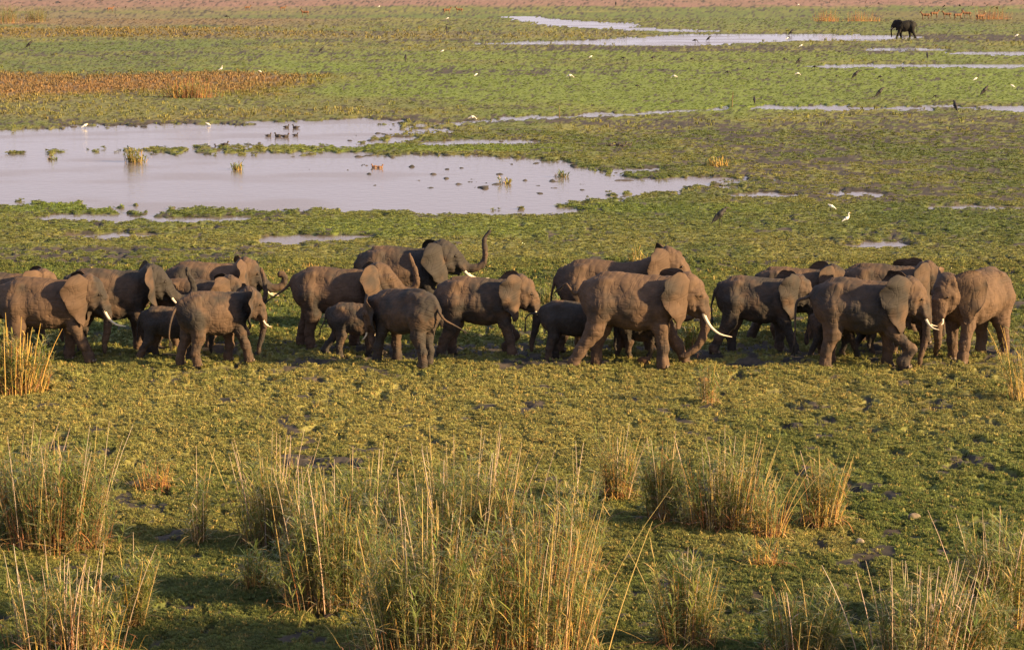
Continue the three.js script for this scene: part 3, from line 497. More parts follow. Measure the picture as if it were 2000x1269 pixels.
const BASE = { tusk: 0 };
[
  { at: [-12.26, -60.3], girth: 0.95, s: 0.95, turn: 6, trunk: 'hang', trunkLength: 0.95, legs: [[0.5, 0, 0], [-0.1, 0, 0], [-0.1, 0, 0], [0.25, 0, 0]], tusk: 0.75, oneTusk: 1, spread: 34, pitch: -4, tone: 0.75, label: 'reddish brown tusked elephant at the left edge beside the tall reeds' },
  { at: [-13.82, -62.45], girth: 0.92, s: 0.9, turn: 4, trunk: 'hang', legs: 'walkB', tusk: 0, spread: 40, tone: 0.7, label: 'elephant mostly hidden behind the reddish tusker at the left edge' },
  { at: [-10.76, -61.52], girth: 0.9, s: 0.96, turn: 14, trunk: 'curl', legs: [[0.35, 0, 0], [0.1, 0, 0], [-0.3, 0, 0], [0.1, 0, 0]], tusk: 0.45, spread: 72, pitch: 4, tone: 0.4, label: 'dark elephant with flared ear and trunk curled up before its face, second from left' },
  { at: [-9.06, -60.7], girth: 0.9, s: 0.6, calf: 1, turn: 8, trunk: 'hang', trunkLength: 0.85, ear: 0.85, legs: [[0.1, 0, 0], [-0.3, 0, 0], [-0.5, 0.02, 0], [0.25, 0, 0]], tone: 0.35, label: 'grey calf squeezed between the dark flared-ear elephant and the one showing its tail' },
  { at: [-8.52, -64.58], girth: 0.96, s: 0.92, turn: 10, trunk: 'hook', trunkLength: 0.8, legs: 'walkA', tusk: 0.5, spread: 68, pitch: 6, tone: 0.6, tail: [[-1.55, 1.65, 0], [-1.62, 1.35, 0.1], [-1.7, 1.1, 0.1]], label: 'elephant at the back left holding its trunk in a hooked curl, two tusks showing' },
  { at: [-8.63, -62.62], girth: 0.9, s: 0.83, turn: 6, trunk: 'upright', legs: 'walkB', spread: 40, pitch: 6, tone: 0.65, label: 'elephant half hidden with trunk raised straight up like a post' },
  { at: [-7.73, -59.82], girth: 0.93, s: 0.81, turn: 30, trunk: 'hang', trunkLength: 0.95, legs: [[0.35, 0, 0], [-0.15, 0, 0], [0.1, 0, 0], [-0.25, 0.02, 0]], tusk: 0.35, spread: 75, yaw: -12, pitch: -8, tone: 0.6, tail: [[-1.58, 1.75, 0.1], [-1.74, 1.4, 0.2], [-1.78, 1.05, 0.2], [-1.76, 0.9, 0.2]], label: 'young elephant walking away to the right with its pale tail hanging, in front at left' },
  { at: [-4.73, -62.62], girth: 0.9, s: 0.93, turn: 2, trunk: 'upright', trunkLength: 0.92, legs: [[0.3, 0, 0], [-0.2, 0, 0], [0.12, 0, 0], [-0.2, 0, 0]], tusk: 0.5, spread: 52, pitch: 13, ext: 0.1, tone: 0.7, tail: [[-1.62, 1.72, 0], [-1.85, 1.56, 0], [-2.1, 1.4, 0]], label: 'elephant with bright flared ear lifting its trunk, above the small grey calf' },
  { at: [-4.12, -61.36], girth: 0.92, s: 0.615, calf: 1, turn: 4, trunk: 'hang', trunkLength: 0.85, ear: 0.85, legs: [[0.4, 0, 0], [-0.2, 0, 0], [0.12, 0, 0], [-0.5, 0.08, 0.1]], tone: 0.4, tail: [[-1.5, 1.6, 0], [-1.66, 1.3, 0], [-1.72, 1.1, 0]], label: 'small grey calf trotting with one hind foot trailing, left of the elephant seen from behind' },
  { at: [-2.87, -59.75], girth: 0.95, s: 0.84, turn: 140, trunk: 'hangBack', trunkLength: 0.75, legs: [[-0.1, 0, 0], [0.25, 0, 0], [0.15, 0, 0], [-0.1, 0, 0]], tusk: 0.3, pitch: -24, lift: -0.34, ext: 0.06, spread: 30, spreadFar: 40, tone: 0.45, tail: [[-1.56, 1.7, 0], [-1.62, 1.5, 0.15], [-1.7, 1.3, 0.5], [-1.74, 1.14, 0.8]], label: 'elephant seen from behind swinging its tail out to the right, in front of centre' },
  { at: [-3.05, -65.88], girth: 0.98, s: 1.0, turn: 4, trunk: 'high', legs: 'walkA', tusk: 0.85, spread: 38, pitch: 12, lift: 0.06, tone: 0.45, label: 'tall elephant at the back raising its trunk highest above the herd' },
  { at: [-0.76, -61.28], girth: 0.93, s: 0.9, turn: 2, trunk: 'hang', legs: [[0.25, 0, 0], [0.15, 0.05, 0.22], [-0.3, 0, 0], [0.05, 0, 0]], tusk: 0.12, spread: 36, pitch: -6, tone: 0.6, label: 'tuskless looking elephant at centre with one forefoot lifted, its flank half shaded' },
  { at: [1.67, -60.7], girth: 0.95, s: 0.66, calf: 1, turn: 4, trunk: 'hang', trunkLength: 0.8, ear: 0.85, legs: [[0.2, 0, 0], [-0.2, 0, 0], [-0.1, 0, 0], [0.25, 0, 0]], tone: 0.3, tail: [[-1.6, 1.86, 0], [-1.82, 1.84, 0], [-1.98, 1.66, 0], [-2.0, 1.4, 0]], label: 'dark grey calf with curling tail tucked behind the long-tusked elephant' },
  { at: [3.28, -59.59], girth: 0.97, s: 1.05, turn: 2, trunk: 'hangBack', trunkLength: 0.95, legs: [[0.02, 0, 0], [0.62, 0, 0], [-0.62, 0, 0], [0.0, 0, 0]], tusk: 0.95, oneTusk: 1, spread: 34, pitch: -7, ext: 0.14, lift: -0.06, tone: 0.7, tail: [[-1.56, 1.86, 0.05], [-1.7, 2.0, 0.1], [-1.78, 2.1, 0.05], [-1.86, 2.05, 0]], label: 'large elephant in front with the longest white tusk, striding right of centre' },
  { at: [3.51, -60.87], girth: 0.9, s: 0.5, calf: 1, turn: -4, trunk: 'hang', trunkLength: 0.7, ear: 0.85, legs: 'walkB', tone: 0.5, label: 'tiny calf whose legs show beneath the belly of the long-tusked elephant' },
  { at: [2.69, -62.11], girth: 0.96, s: 1.04, turn: 3, trunk: 'forage', legs: 'walkA', tusk: 0.4, spread: 40, spreadFar: 70, pitch: 4, ext: 0.42, lift: 0.24, tone: 0.75, label: 'big elephant behind the long-tusked one, head and ears rising over its back' },
  { at: [6.78, -61.77], girth: 0.92, s: 0.88, turn: 0, trunk: 'hang', trunkLength: 0.9, legs: [[0.4, 0, 0], [0.0, 0, 0], [-0.5, 0, 0], [0.1, 0, 0]], spread: 34, pitch: -8, tone: 0.4, label: 'dark elephant right of the long white tusk following the tight group' },
  { at: [8.04, -64.03], girth: 0.95, s: 0.89, turn: 4, trunk: 'hang', legs: 'walkB', spread: 40, tone: 0.75, label: 'elephant at the back right whose lit ear shows over the dark follower' },
  { at: [10.67, -65.69], girth: 0.93, s: 0.84, turn: 2, trunk: 'hang', legs: 'walkA', spread: 36, tone: 0.8, label: 'elephant showing only a strip of dusty back behind the tight right group' },
  { at: [8.69, -60.78], girth: 0.9, s: 0.52, calf: 1, turn: 0, trunk: 'hang', trunkLength: 0.75, ear: 0.85, legs: 'walkA', tone: 0.4, label: 'calf in shade under the big-eared elephant, nearer to its hind legs' },
  { at: [9.27, -59.59], girth: 1.0, s: 1.0, turn: -6, trunk: 'hang', trunkLength: 1.05, legs: [[0.42, 0.06, 0.3], [0.0, 0, 0], [-0.05, 0, 0], [0.1, 0, 0]], tusk: 0.45, tuskOut: 0.12, spread: 30, pitch: -6, ear: 1.06, tone: 0.5, tail: [[-1.6, 1.84, 0.1], [-1.78, 1.78, 0.12], [-1.84, 1.5, 0.12], [-1.84, 1.1, 0.12], [-1.86, 0.6, 0.12]], label: 'big-eared elephant in front of the right group with bent foreleg and bulging lit belly' },
  { at: [10.15, -61.69], girth: 0.9, s: 0.58, calf: 1, turn: 0, trunk: 'hang', trunkLength: 1, ear: 0.85, legs: 'walkB', tusk: 0.18, tone: 0.6, label: 'calf peering past the foreleg of the big-eared elephant, trunk to the ground' },
  { at: [10.49, -63.14], girth: 0.93, s: 0.93, turn: 4, trunk: 'hang', legs: 'walkA', spread: 44, tone: 0.55, label: 'elephant behind the big-eared one, facing the elephant at the right end' },
  { at: [12.34, -60.95], girth: 0.98, s: 1.02, turn: 224, trunk: 'sideCurl', trunkLength: 0.95, legs: [[-0.15, 0, 0], [0.2, 0, 0], [0.2, 0, 0], [-0.1, 0, 0]], tusk: 0.2, spread: 34, spreadFar: 34, pitch: -14, yaw: -7, tone: 0.8, label: 'reddish elephant at the right end turned back to face the herd' },
  { at: [59.79, -353.32], girth: 0.95, s: 1.2, turn: 178, trunk: 'hang', legs: 'walkB', tusk: 0.3, tone: 0.1, y: -0.08, wetOrBacklit: 0.2, cell: 0.07, group: 'lone elephant', label: 'lone dark elephant wading in the far channel at upper right' },  // hide colour darkened to paint in its backlit silhouette
].forEach((o, i) => elephant({ seed: 11 + i * 5, ...o }));

// ---------------------------------------------------------------- reed and grass clumps
const REED = new THREE.MeshPhysicalMaterial({ vertexColors: true, roughness: 0.75, side: THREE.DoubleSide, transmission: 0.45, thickness: 0 });
const STALK = new THREE.MeshStandardMaterial({ vertexColors: true, roughness: 0.8 });
const TINT = { green: [0.13, 0.20, 0.028], lime: [0.32, 0.32, 0.045], straw: [0.47, 0.36, 0.14], gold: [0.52, 0.34, 0.08], rust: [0.32, 0.13, 0.045], grey: [0.52, 0.41, 0.31], brown: [0.17, 0.085, 0.04] };
const jitter = (c, a = 0.3) => { const k = rr(1 - a, 1 + a); return [c[0] * k * rr(0.92, 1.08), c[1] * k, c[2] * k * rr(0.85, 1.15)]; };
const choose = (w) => { let t = 0; for (const k in w) t += w[k]; t *= rnd(); for (const k in w) { t -= w[k]; if (t <= 0) return k; } };
let thick = 1;   // leaf and stem girth of coarser kinds of grass
function blade(a, p, dir, len, wid0, c, droop) {
  const wid = wid0 * thick;
  const h = Math.hypot(dir[0], dir[2]) || 1e-3, sx = -dir[2] / h * wid, sz = dir[0] / h * wid; let L = null, last = null;
  for (let k = 0; k <= 3; k++) { const t = k / 3, x = p[0] + dir[0] * len * t, y = p[1] + dir[1] * len * t - droop * len * t * t, z = p[2] + dir[2] * len * t, w = k === 3 ? 0 : k === 0 ? 0.5 : 1;
    const cur = w ? [a.v(x - sx * w, y, z - sz * w, c), a.v(x + sx * w, y, z + sz * w, c)] : [a.v(x, y, z, c)];
    if (L) { if (cur.length === 2) a.quad(L[0], L[1], cur[1], cur[0]); else a.tri(L[0], L[1], cur[0]); } L = cur; }
}
function culm(a, x, z, h, lean, r0, c0, c1, seg = 4, y0 = 0) {
  const r = r0 * thick;
  const pts = [], cols = [], bend = rr(0.3, 1.2);
  for (let k = 0; k <= seg; k++) { const t = k / seg, q = t * (0.5 + 0.5 * bend * t); pts.push([x + lean[0] * h * q, y0 - 0.05 + h * t, z + lean[1] * h * q]); cols.push(mix3(c0, c1, t)); }
  a.tube(pts, pts.map((_, k) => r * (1 - 0.6 * k / seg)), cols, 3, false); return pts;
}
function reeds(o) {
  const root = new THREE.Group(); root.name = numbered(o.name ?? 'reed_clump');
  const y0 = groundY(o.at[0], o.at[1]); root.position.set(o.at[0], y0, o.at[1]);
  const [rx, rz] = o.r, part = (acc, name, mat, label) => { if (!acc.i.length) return; const m = new THREE.Mesh(acc.geometry(), mat); m.name = name; m.userData.kind = 'stuff'; root.add(m); };
  const dome = (x, z) => 1 - 0.35 * Math.min(1.5, (x / rx) ** 2 + (z / rz) ** 2);
  const spot = () => { const a = rnd() * 6.283, q = 0.5 * Math.pow(rnd(), 0.6) + 0.62 * Math.abs(gauss()); return [Math.cos(a) * q * rx, Math.sin(a) * q * rz]; };
  const lx = o.lean ?? 0.02, green = new Acc(), dry = new Acc(), litter = new Acc();
  const leanOf = (x, z) => [lx + x / Math.max(rx, 0.2) * (o.fan ?? 0.28) + gauss() * 0.13, z / Math.max(rz, 0.2) * 0.12 + gauss() * 0.13];
  for (let k = 0; k < (o.green ?? 0) * 1.1; k++) {                 // leafy shoots
    const [x, z] = spot(), h = o.h * rr(0.4, 0.98) * dome(x, z), cg = jitter(mix3(TINT.green, TINT.lime, rnd() * (o.lime ?? 0.7)), 0.25), cb = jitter(TINT[choose({ rust: 2, gold: 1.5, brown: 1.5, green: 1 })], 0.3);
    const pts = culm(green, x, z, h, leanOf(x, z), 0.0065, cb, mix3(cg, TINT.straw, 0.25), 4), nl = o.leaves ?? 27;
    for (let j = 0; j < nl; j++) {
      const t = Math.pow(rnd(), 0.7) * 0.92 + 0.08, s = Math.min(3, Math.floor(t * 4)), q = t * 4 - s, p = [0, 1, 2].map((i) => lerp(pts[s][i], pts[s + 1][i], q)), an = rnd() * 6.283, el = rr(0.25, 1.15);
      blade(green, p, [Math.cos(an) * Math.cos(el), Math.sin(el), Math.sin(an) * Math.cos(el)], rr(0.12, 0.34), rr(0.005, 0.0105), rnd() < 0.22 ? jitter(mix3(TINT.straw, TINT.gold, rnd())) : jitter(cg, 0.3), rr(0, 0.35));
    }
  }
  const kinds = o.dryMix ?? { straw: 3, gold: 2, rust: 2, grey: 1.5, brown: 1 };
  for (let k = 0; k < (o.dry ?? 0) * 1.1; k++) {                   // bare dry stems
    const [x, z] = spot(), c = TINT[choose(kinds)], h = o.h * (rnd() < 0.5 ? rr(0.15, 0.4) : rr(0.4, 0.92)) * dome(x, z);
    const pts = culm(dry, x, z, h, leanOf(x, z), rr(0.005, 0.010), jitter(rnd() < 0.5 ? mix3(c, TINT.rust, 0.6) : c), jitter(c), 3);
    if (rnd() < 0.5) for (let j = 0; j < 2; j++) { const p = pts[1 + (j + k) % 3], an = rnd() * 6.283, el = rr(-0.2, 1.1); blade(dry, p, [Math.cos(an) * Math.cos(el), Math.sin(el), Math.sin(an) * Math.cos(el)], rr(0.15, 0.45), rr(0.004, 0.009), jitter(c), rr(0.1, 0.7)); }
  }
  for (let k = 0; k < (o.litter ?? 0) * 1.5; k++) {                // fallen and bent straw round the foot
    const [x, z] = spot(), an = rnd() * 6.283, el = rr(0.0, 0.75), X = x * 1.25, Z = z * 1.35;
    blade(litter, [X, 0.03 + rnd() * 0.12 * o.h, Z], [Math.cos(an) * Math.cos(el), Math.sin(el), Math.sin(an) * Math.cos(el)], rr(0.25, 0.75) * Math.min(1, o.h * 0.6), rr(0.005, 0.010), jitter(TINT[choose({ rust: 2, gold: 2, straw: 2, brown: 2, green: 1 })]), rr(0.1, 0.6));
  }
  part(dry, 'dry_stems', STALK); part(green, 'leafy_shoots', REED); part(litter, 'fallen_straw', STALK);
  for (let k = 0; k < Math.round((o.stalks ?? 0) * 1.15); k++) {                // tall bare stalks that stand out singly
    const a = new Acc(), [x, z] = spot(), c = jitter(TINT[o.stalkTint ?? (rnd() < 0.55 ? 'grey' : 'straw')], 0.2), h = o.h * rr(0.82, 1.12), l = leanOf(x * (o.stalkFan ?? 1), z);
    l[0] += (o.stalkLean ?? 0);
    const pts = culm(a, x, z, h, l, rr(0.008, 0.0125), mix3(c, TINT.rust, 0.45), c, 5);
    if (rnd() < 0.4) { const p = pts[3], an = rnd() * 6.283; blade(a, p, [Math.cos(an) * 0.5, 0.8, Math.sin(an) * 0.5], rr(0.2, 0.4), 0.009, c, 0.5); }
    const m = new THREE.Mesh(a.geometry(), STALK); m.name = 'stalk'; root.add(m);
  }
  tag(root, o.label, o.category ?? 'reeds', o.group ?? 'reed clumps in the foreground'); scene.add(shadows(root)); return root;
}
[
  { at: [4.79, -61.28], r: [0.16, 0.14], h: 0.95, green: 12, dry: 26, litter: 14, fan: 0.4, lime: 0.6, group: 'tall grass around the herd', label: 'bunch of grass between the trunk and foreleg of the long-tusked elephant' },
  { at: [-8.23, -40.24], r: [1.0, 0.6], h: 2.1, green: 210, dry: 230, litter: 150, stalks: 14, lime: 0.35, dryMix: { rust: 3, brown: 3, straw: 2, gold: 1 }, label: 'wide dark reed clump at the left edge below the front elephants' },
  { at: [-9.25, -41.18], r: [0.7, 0.5], h: 1.9, green: 70, dry: 110, litter: 60, stalks: 6, dryMix: { rust: 3, brown: 2, straw: 2, gold: 1 }, label: 'reed clump cut off by the left edge beside the wide dark one' },
  { at: [-6.78, -33.89], r: [0.85, 0.5], h: 1.55, green: 60, dry: 120, litter: 60, stalks: 18, stalkTint: 'grey', label: 'thin pale stalks in the bottom left corner' },
  { at: [-6.02, -35.54], r: [0.22, 0.25], h: 1.35, green: 60, dry: 12, litter: 20, stalks: 3, label: 'narrow bushy green shoot right of the bottom left stalks' },
  { at: [-7.21, -45.14], r: [0.35, 0.3], h: 0.75, green: 8, dry: 90, litter: 60, dryMix: { gold: 3, rust: 3, straw: 1 }, label: 'small tangled orange tuft right of the wide dark clump' },
  { at: [-5.67, -40.61], r: [0.14, 0.15], h: 1.7, green: 14, dry: 18, litter: 30, stalks: 3, label: 'single slender reed tuft standing alone left of the middle clumps' },
  { at: [-4.31, -40.61], r: [0.55, 0.35], h: 1.9, green: 70, dry: 120, litter: 80, stalks: 14, label: 'upright straw-topped clump left of the big central reed bed' },
  { at: [-4.3, -37.51], r: [0.2, 0.18], h: 0.85, green: 12, dry: 34, litter: 20, dryMix: { gold: 3, rust: 2 }, label: 'little golden tuft at the foot of the straw-topped clump' },
  { at: [-2.89, -36.57], r: [0.85, 0.5], h: 2.15, green: 230, dry: 130, litter: 120, stalks: 12, label: 'left part of the central reed bed, thick with green shoots' },
  { at: [-2.72, -39.7], r: [0.9, 0.5], h: 1.9, green: 130, dry: 110, litter: 60, stalks: 10, label: 'back left part of the central reed bed behind the green shoots' },
  { at: [-0.85, -39.17], r: [1.15, 0.6], h: 2.25, green: 190, dry: 200, litter: 80, stalks: 22, label: 'tallest back part of the central reed bed with grey bare stalks' },
  { at: [-1.22, -33.24], r: [0.95, 0.5], h: 2.5, green: 230, dry: 210, litter: 120, stalks: 14, label: 'front middle of the central reed bed at the bottom edge' },
  { at: [0.27, -33.63], r: [0.9, 0.55], h: 2.6, green: 190, dry: 250, litter: 130, stalks: 12, dryMix: { rust: 4, gold: 3, straw: 2, brown: 1 }, label: 'front right part of the central reed bed with rusty stems' },
  { at: [0.96, -38.32], r: [0.45, 0.4], h: 2.1, green: 90, dry: 100, litter: 50, stalks: 6, label: 'right back corner of the central reed bed' },
  { at: [2.05, -43.94], r: [0.32, 0.25], h: 1.5, green: 26, dry: 95, litter: 40, stalks: 6, dryMix: { gold: 3, rust: 3, straw: 2 }, label: 'compact golden tuft just right of the central bed top' },
  { at: [2.81, -42.15], r: [0.28, 0.25], h: 1.75, green: 55, dry: 40, litter: 25, stalks: 5, label: 'narrow green tuft with very tall bare stalks right of the golden tuft' },
  { at: [3.95, -41.76], r: [0.75, 0.35], h: 1.75, green: 90, dry: 190, litter: 90, stalks: 16, dryMix: { gold: 3, straw: 3, rust: 2, grey: 1 }, label: 'broad straw-coloured clump right of centre with stalks leaning right' },
  { at: [4.74, -41.18], r: [0.3, 0.25], h: 1.3, green: 18, dry: 60, litter: 60, stalks: 6, stalkLean: 0.5, dryMix: { gold: 2, rust: 2, brown: 1 }, label: 'low clump with a bundle of stalks leaning far to the right' },
  { at: [5.79, -41.95], r: [0.36, 0.28], h: 1.45, lean: 0.06, fan: 0.3, green: 40, dry: 110, litter: 110, stalks: 6, dryMix: { gold: 3, rust: 3, straw: 2 }, label: 'fan-shaped golden tuft standing at the right of the broad straw clump' },
  { at: [4.37, -39], r: [0.35, 0.2], h: 0.7, green: 4, dry: 36, litter: 60, dryMix: { rust: 2, gold: 2 }, label: 'short scruffy orange grass in front of the broad straw clump' },
  { at: [2.68, -34.29], r: [0.45, 0.3], h: 1.6, green: 80, dry: 90, litter: 60, stalks: 7, dryMix: { gold: 3, rust: 2, straw: 1 }, label: 'green and gold clump at the bottom edge right of the central bed' },
  { at: [4.41, -33.63], r: [0.6, 0.35], h: 1.25, green: 70, dry: 60, litter: 40, stalks: 8, label: 'sparse green clump at the bottom edge left of the pale fanned stalks' },
  { at: [6.02, -33.12], r: [0.7, 0.35], h: 1.5, green: 60, dry: 60, litter: 60, stalks: 26, stalkTint: 'grey', fan: 0.3, label: 'fan of pale grey bare stalks at the bottom right' },
  { at: [7.76, -35.39], r: [0.55, 0.5], h: 1.95, green: 150, dry: 140, litter: 80, stalks: 9, dryMix: { rust: 3, brown: 2, gold: 2, straw: 1 }, label: 'dense reed clump against the right edge above the pale stalks' },
  { at: [6.96, -33.63], r: [0.4, 0.4], h: 1.3, green: 80, dry: 40, litter: 40, stalks: 2, label: 'low green reeds at the foot of the right edge clump' },
  { at: [-12.25, -55.78], r: [0.62, 0.4], h: 1.75, green: 60, dry: 170, litter: 60, stalks: 10, lime: 1, dryMix: { gold: 5, straw: 2, rust: 1.5 }, stalkTint: 'gold', group: 'tall grass around the herd', label: 'tall golden grass standing in front of the leftmost elephant' },
  { at: [-11.77, -56.4], r: [0.25, 0.25], h: 1.35, green: 42, dry: 24, litter: 20, lime: 1, dryMix: { gold: 4, straw: 2 }, group: 'tall grass around the herd', label: 'bright green and gold tuft beside the legs of the leftmost elephant' },
  { at: [12.32, -54.77], r: [0.3, 0.3], h: 1.8, green: 20, dry: 40, litter: 30, stalks: 4, lean: -0.12, lime: 1, dryMix: { gold: 4, straw: 2 }, stalkTint: 'gold', group: 'tall grass around the herd', label: 'golden grass leaning in at the right edge past the last elephant' },
  { at: [4.69, -54.11], r: [0.2, 0.2], h: 1.05, green: 14, dry: 26, litter: 24, stalks: 2, stalkTint: 'gold', lime: 1, group: 'tall grass around the herd', label: 'slim grass tuft below the trunk of the long-tusked elephant' },
  { at: [1.94, -71.88], r: [0.65, 0.5], h: 1.35, green: 130, dry: 60, litter: 20, lime: 1, dryMix: { gold: 3, straw: 2, green: 3 }, leaves: 8, group: 'tall grass around the herd', label: 'bright green grass clump behind the herd left of the biggest raised ears' },
  { at: [0.95, -70.45], r: [0.5, 0.4], h: 0.75, green: 50, dry: 10, litter: 10, lime: 0.6, leaves: 8, group: 'tall grass around the herd', label: 'low dull green grass just left of the bright green clump behind the herd' },
  { at: [4.45, -81.01], r: [0.3, 0.3], h: 0.8, green: 14, dry: 30, litter: 10, lime: 1, dryMix: { gold: 3, straw: 2 }, group: 'tall grass around the herd', label: 'thin yellow grass tuft just above the biggest raised ear' },
  { at: [-7.02, -79.33], r: [0.35, 0.3], h: 0.4, green: 0, dry: 26, litter: 60, dryMix: { gold: 2, rust: 1 }, group: 'tall grass around the herd', label: 'flattened straw heap above the back of the elephant with bright flared ear' },
  { at: [10.9, -122.53], r: [0.5, 0.5], h: 0.75, green: 3, dry: 50, litter: 30, dryMix: { gold: 2, straw: 1 }, group: 'tufts in and around the pond', label: 'lone golden tuft on the muddy ground right of the pond' },
  { at: [-20.65, -125.83], r: [0.5, 0.5], h: 1.15, green: 40, dry: 30, litter: 10, lime: 1, leaves: 7, dryMix: { gold: 3, straw: 1, green: 2 }, wade: 1, group: 'tufts in and around the pond', label: 'largest grass tuft standing in the pond, left of its middle' },
  { at: [-14.48, -120.94], r: [0.28, 0.3], h: 0.75, green: 18, dry: 20, lime: 1, leaves: 6, dryMix: { gold: 3, straw: 1, green: 2 }, wade: 1, group: 'tufts in and around the pond', label: 'small grass tuft in the pond right of the largest one' },
  { at: [-0.35, -113.02], r: [0.3, 0.3], h: 0.5, green: 12, dry: 14, lime: 1, leaves: 6, dryMix: { gold: 3, straw: 2 }, group: 'tufts in and around the pond', label: 'pale grass tuft in the pond near its right end' },
  { at: [2.55, -116.7], r: [0.35, 0.3], h: 0.5, green: 18, dry: 18, lime: 0.5, leaves: 6, dryMix: { brown: 3, gold: 1 }, group: 'tufts in and around the pond', label: 'brownish tuft at the right end of the pond' },
  { at: [-25.56, -127.55], r: [0.25, 0.2], h: 0.45, green: 10, dry: 6, lime: 0.7, leaves: 6, group: 'tufts in and around the pond', label: 'tiny tuft in the pond close to the left edge' },
  { at: [-26.22, -188.53], r: [2.2, 1.2], h: 2.0, green: 70, dry: 190, litter: 40, leaves: 7, dryMix: { gold: 2, rust: 3, brown: 2 }, category: 'grass', group: 'far grass', label: 'tall bushy hump in the far orange grass band' },
  { at: [-98.08, -450.42], r: [3.2, 3], h: 4.2, green: 150, dry: 60, lime: 0.1, leaves: 8, dryMix: { brown: 3, rust: 1 }, name: 'far_bush', category: 'bush', group: 'far bushes', label: 'dark bush at the upper left corner' },
  { at: [-94.1, -459.11], r: [2.4, 2], h: 3.8, green: 140, dry: 20, lime: 0.1, leaves: 8, dryMix: { brown: 3 }, name: 'far_bush', category: 'bush', group: 'far bushes', label: 'rounded dark green bush right of the upper left corner bush' },
  { at: [63.45, -468.15], r: [3, 3], h: 3.0, green: 20, dry: 160, lime: 0.1, leaves: 8, dryMix: { rust: 3, brown: 3, gold: 1 }, name: 'far_bush', category: 'bush', group: 'far bushes', label: 'brown dry bush left of the far orange grass at upper right' },
  { at: [70.67, -468.15], r: [4, 3], h: 2.8, green: 20, dry: 160, lime: 0.1, leaves: 8, dryMix: { rust: 4, brown: 2, gold: 1 }, name: 'far_bush', category: 'bush', group: 'far bushes', label: 'rusty bush just left of the lone far elephant' },
  { at: [100.4, -487.32], r: [4.5, 3], h: 4.0, green: 40, dry: 160, lime: 0.1, leaves: 8, dryMix: { rust: 3, brown: 3 }, name: 'far_bush', category: 'bush', group: 'far bushes', label: 'dark brown bush right of the lone far elephant' },
].forEach((o) => { const far = -o.at[1] > 90 ? 3.2 : -o.at[1] > 55 ? 1.6 : 1; thick = far; if (far === 1) o.h *= 1.02; reeds(o); });

// ---------------------------------------------------------------- birds and antelopes
const FEATHER = new THREE.MeshStandardMaterial({ vertexColors: true, roughness: 0.7 });
const COAT = new THREE.MeshStandardMaterial({ vertexColors: true, roughness: 0.85 });
function paint(g, fn) { g.computeVertexNormals(); const P = g.attributes.position.array, C = new Float32Array(P.length); for (let i = 0; i < P.length; i += 3) C.set(fn(P[i], P[i + 1], P[i + 2]), i); g.setAttribute('color', new THREE.BufferAttribute(C, 3)); return g; }
// standing wader, bill towards +x; neck points, colours of plumage, bill and legs
function wader(neck, plum, bill, leg, o = {}) {
  const f = new Flesh(), b = o.tilt ?? 0.25, L = o.leg ?? 0.4;
  f.chain([[-0.26, L + 0.10 - b * 0.28, 0], [-0.02, L + 0.16, 0], [0.14, L + 0.18 + b * 0.2, 0]], [0.05, 0.125, 0.085], 0.06);
  f.cone([-0.2, L + 0.10, 0], [-0.42, L + 0.0 - b * 0.3, 0], 0.06, 0.025, 0.05);
  const np = catmull([[0.12, L + 0.2 + b * 0.2, 0], ...neck], 10); f.chain(np, np.map((_, i) => 0.06 - 0.026 * Math.min(1, i / 6)), 0.03);
  const hd = np[10]; f.cone(hd, [hd[0] + 0.05, hd[1], 0], 0.042, 0.03, 0.03);
  const g = paint(f.mesh([-0.6, 0, -0.2], [0.75, 1.3, 0.2], 0.022), () => plum);
  const a = new Acc(), bl = o.bill ?? 0.16;
  a.tube([[hd[0] + 0.05, hd[1], 0], [hd[0] + 0.05 + bl * 0.6, hd[1] - bl * 0.2, 0], [hd[0] + 0.05 + bl, hd[1] - bl * 0.4, 0]], [0.022, 0.015, 0.004], [bill], 5);
  for (const s of [-1, 1]) { a.tube([[0.0, L + 0.1, s * 0.05], [0.02 + s * 0.02, L * 0.5, s * 0.05], [-0.01 + s * 0.03, -0.02, s * 0.05]], [0.022, 0.011, 0.012], [leg], 5); a.tube([[-0.03 + s * 0.03, 0, s * 0.05], [0.09 + s * 0.03, 0, s * 0.06]], [0.011, 0.006], [leg], 4); }
  return mergeGeometries([g, a.geometry()]);
}
const WHITE = [0.78, 0.75, 0.70], BLACK = [0.018, 0.016, 0.018];
const EGRET = wader([[0.2, 0.78, 0], [0.14, 0.9, 0], [0.2, 1.02, 0]], WHITE, [0.5, 0.32, 0.05], [0.03, 0.03, 0.03]);
const HUNCHED = wader([[0.2, 0.66, 0], [0.22, 0.68, 0], [0.24, 0.70, 0]], WHITE, [0.5, 0.32, 0.05], [0.03, 0.03, 0.03]);
const STORK = wader([[0.2, 0.7, 0], [0.22, 0.78, 0], [0.26, 0.84, 0]], BLACK, [0.10, 0.08, 0.06], BLACK, { tilt: 0.8, bill: 0.22 });
const FEEDER = wader([[0.28, 0.5, 0], [0.38, 0.36, 0], [0.42, 0.26, 0]], BLACK, [0.10, 0.08, 0.06], BLACK, { tilt: -0.1, bill: 0.2 });
const PALE = wader([[0.24, 0.52, 0], [0.36, 0.42, 0], [0.40, 0.36, 0]], [0.55, 0.52, 0.48], [0.2, 0.15, 0.1], BLACK, { tilt: 0, bill: 0.18 });
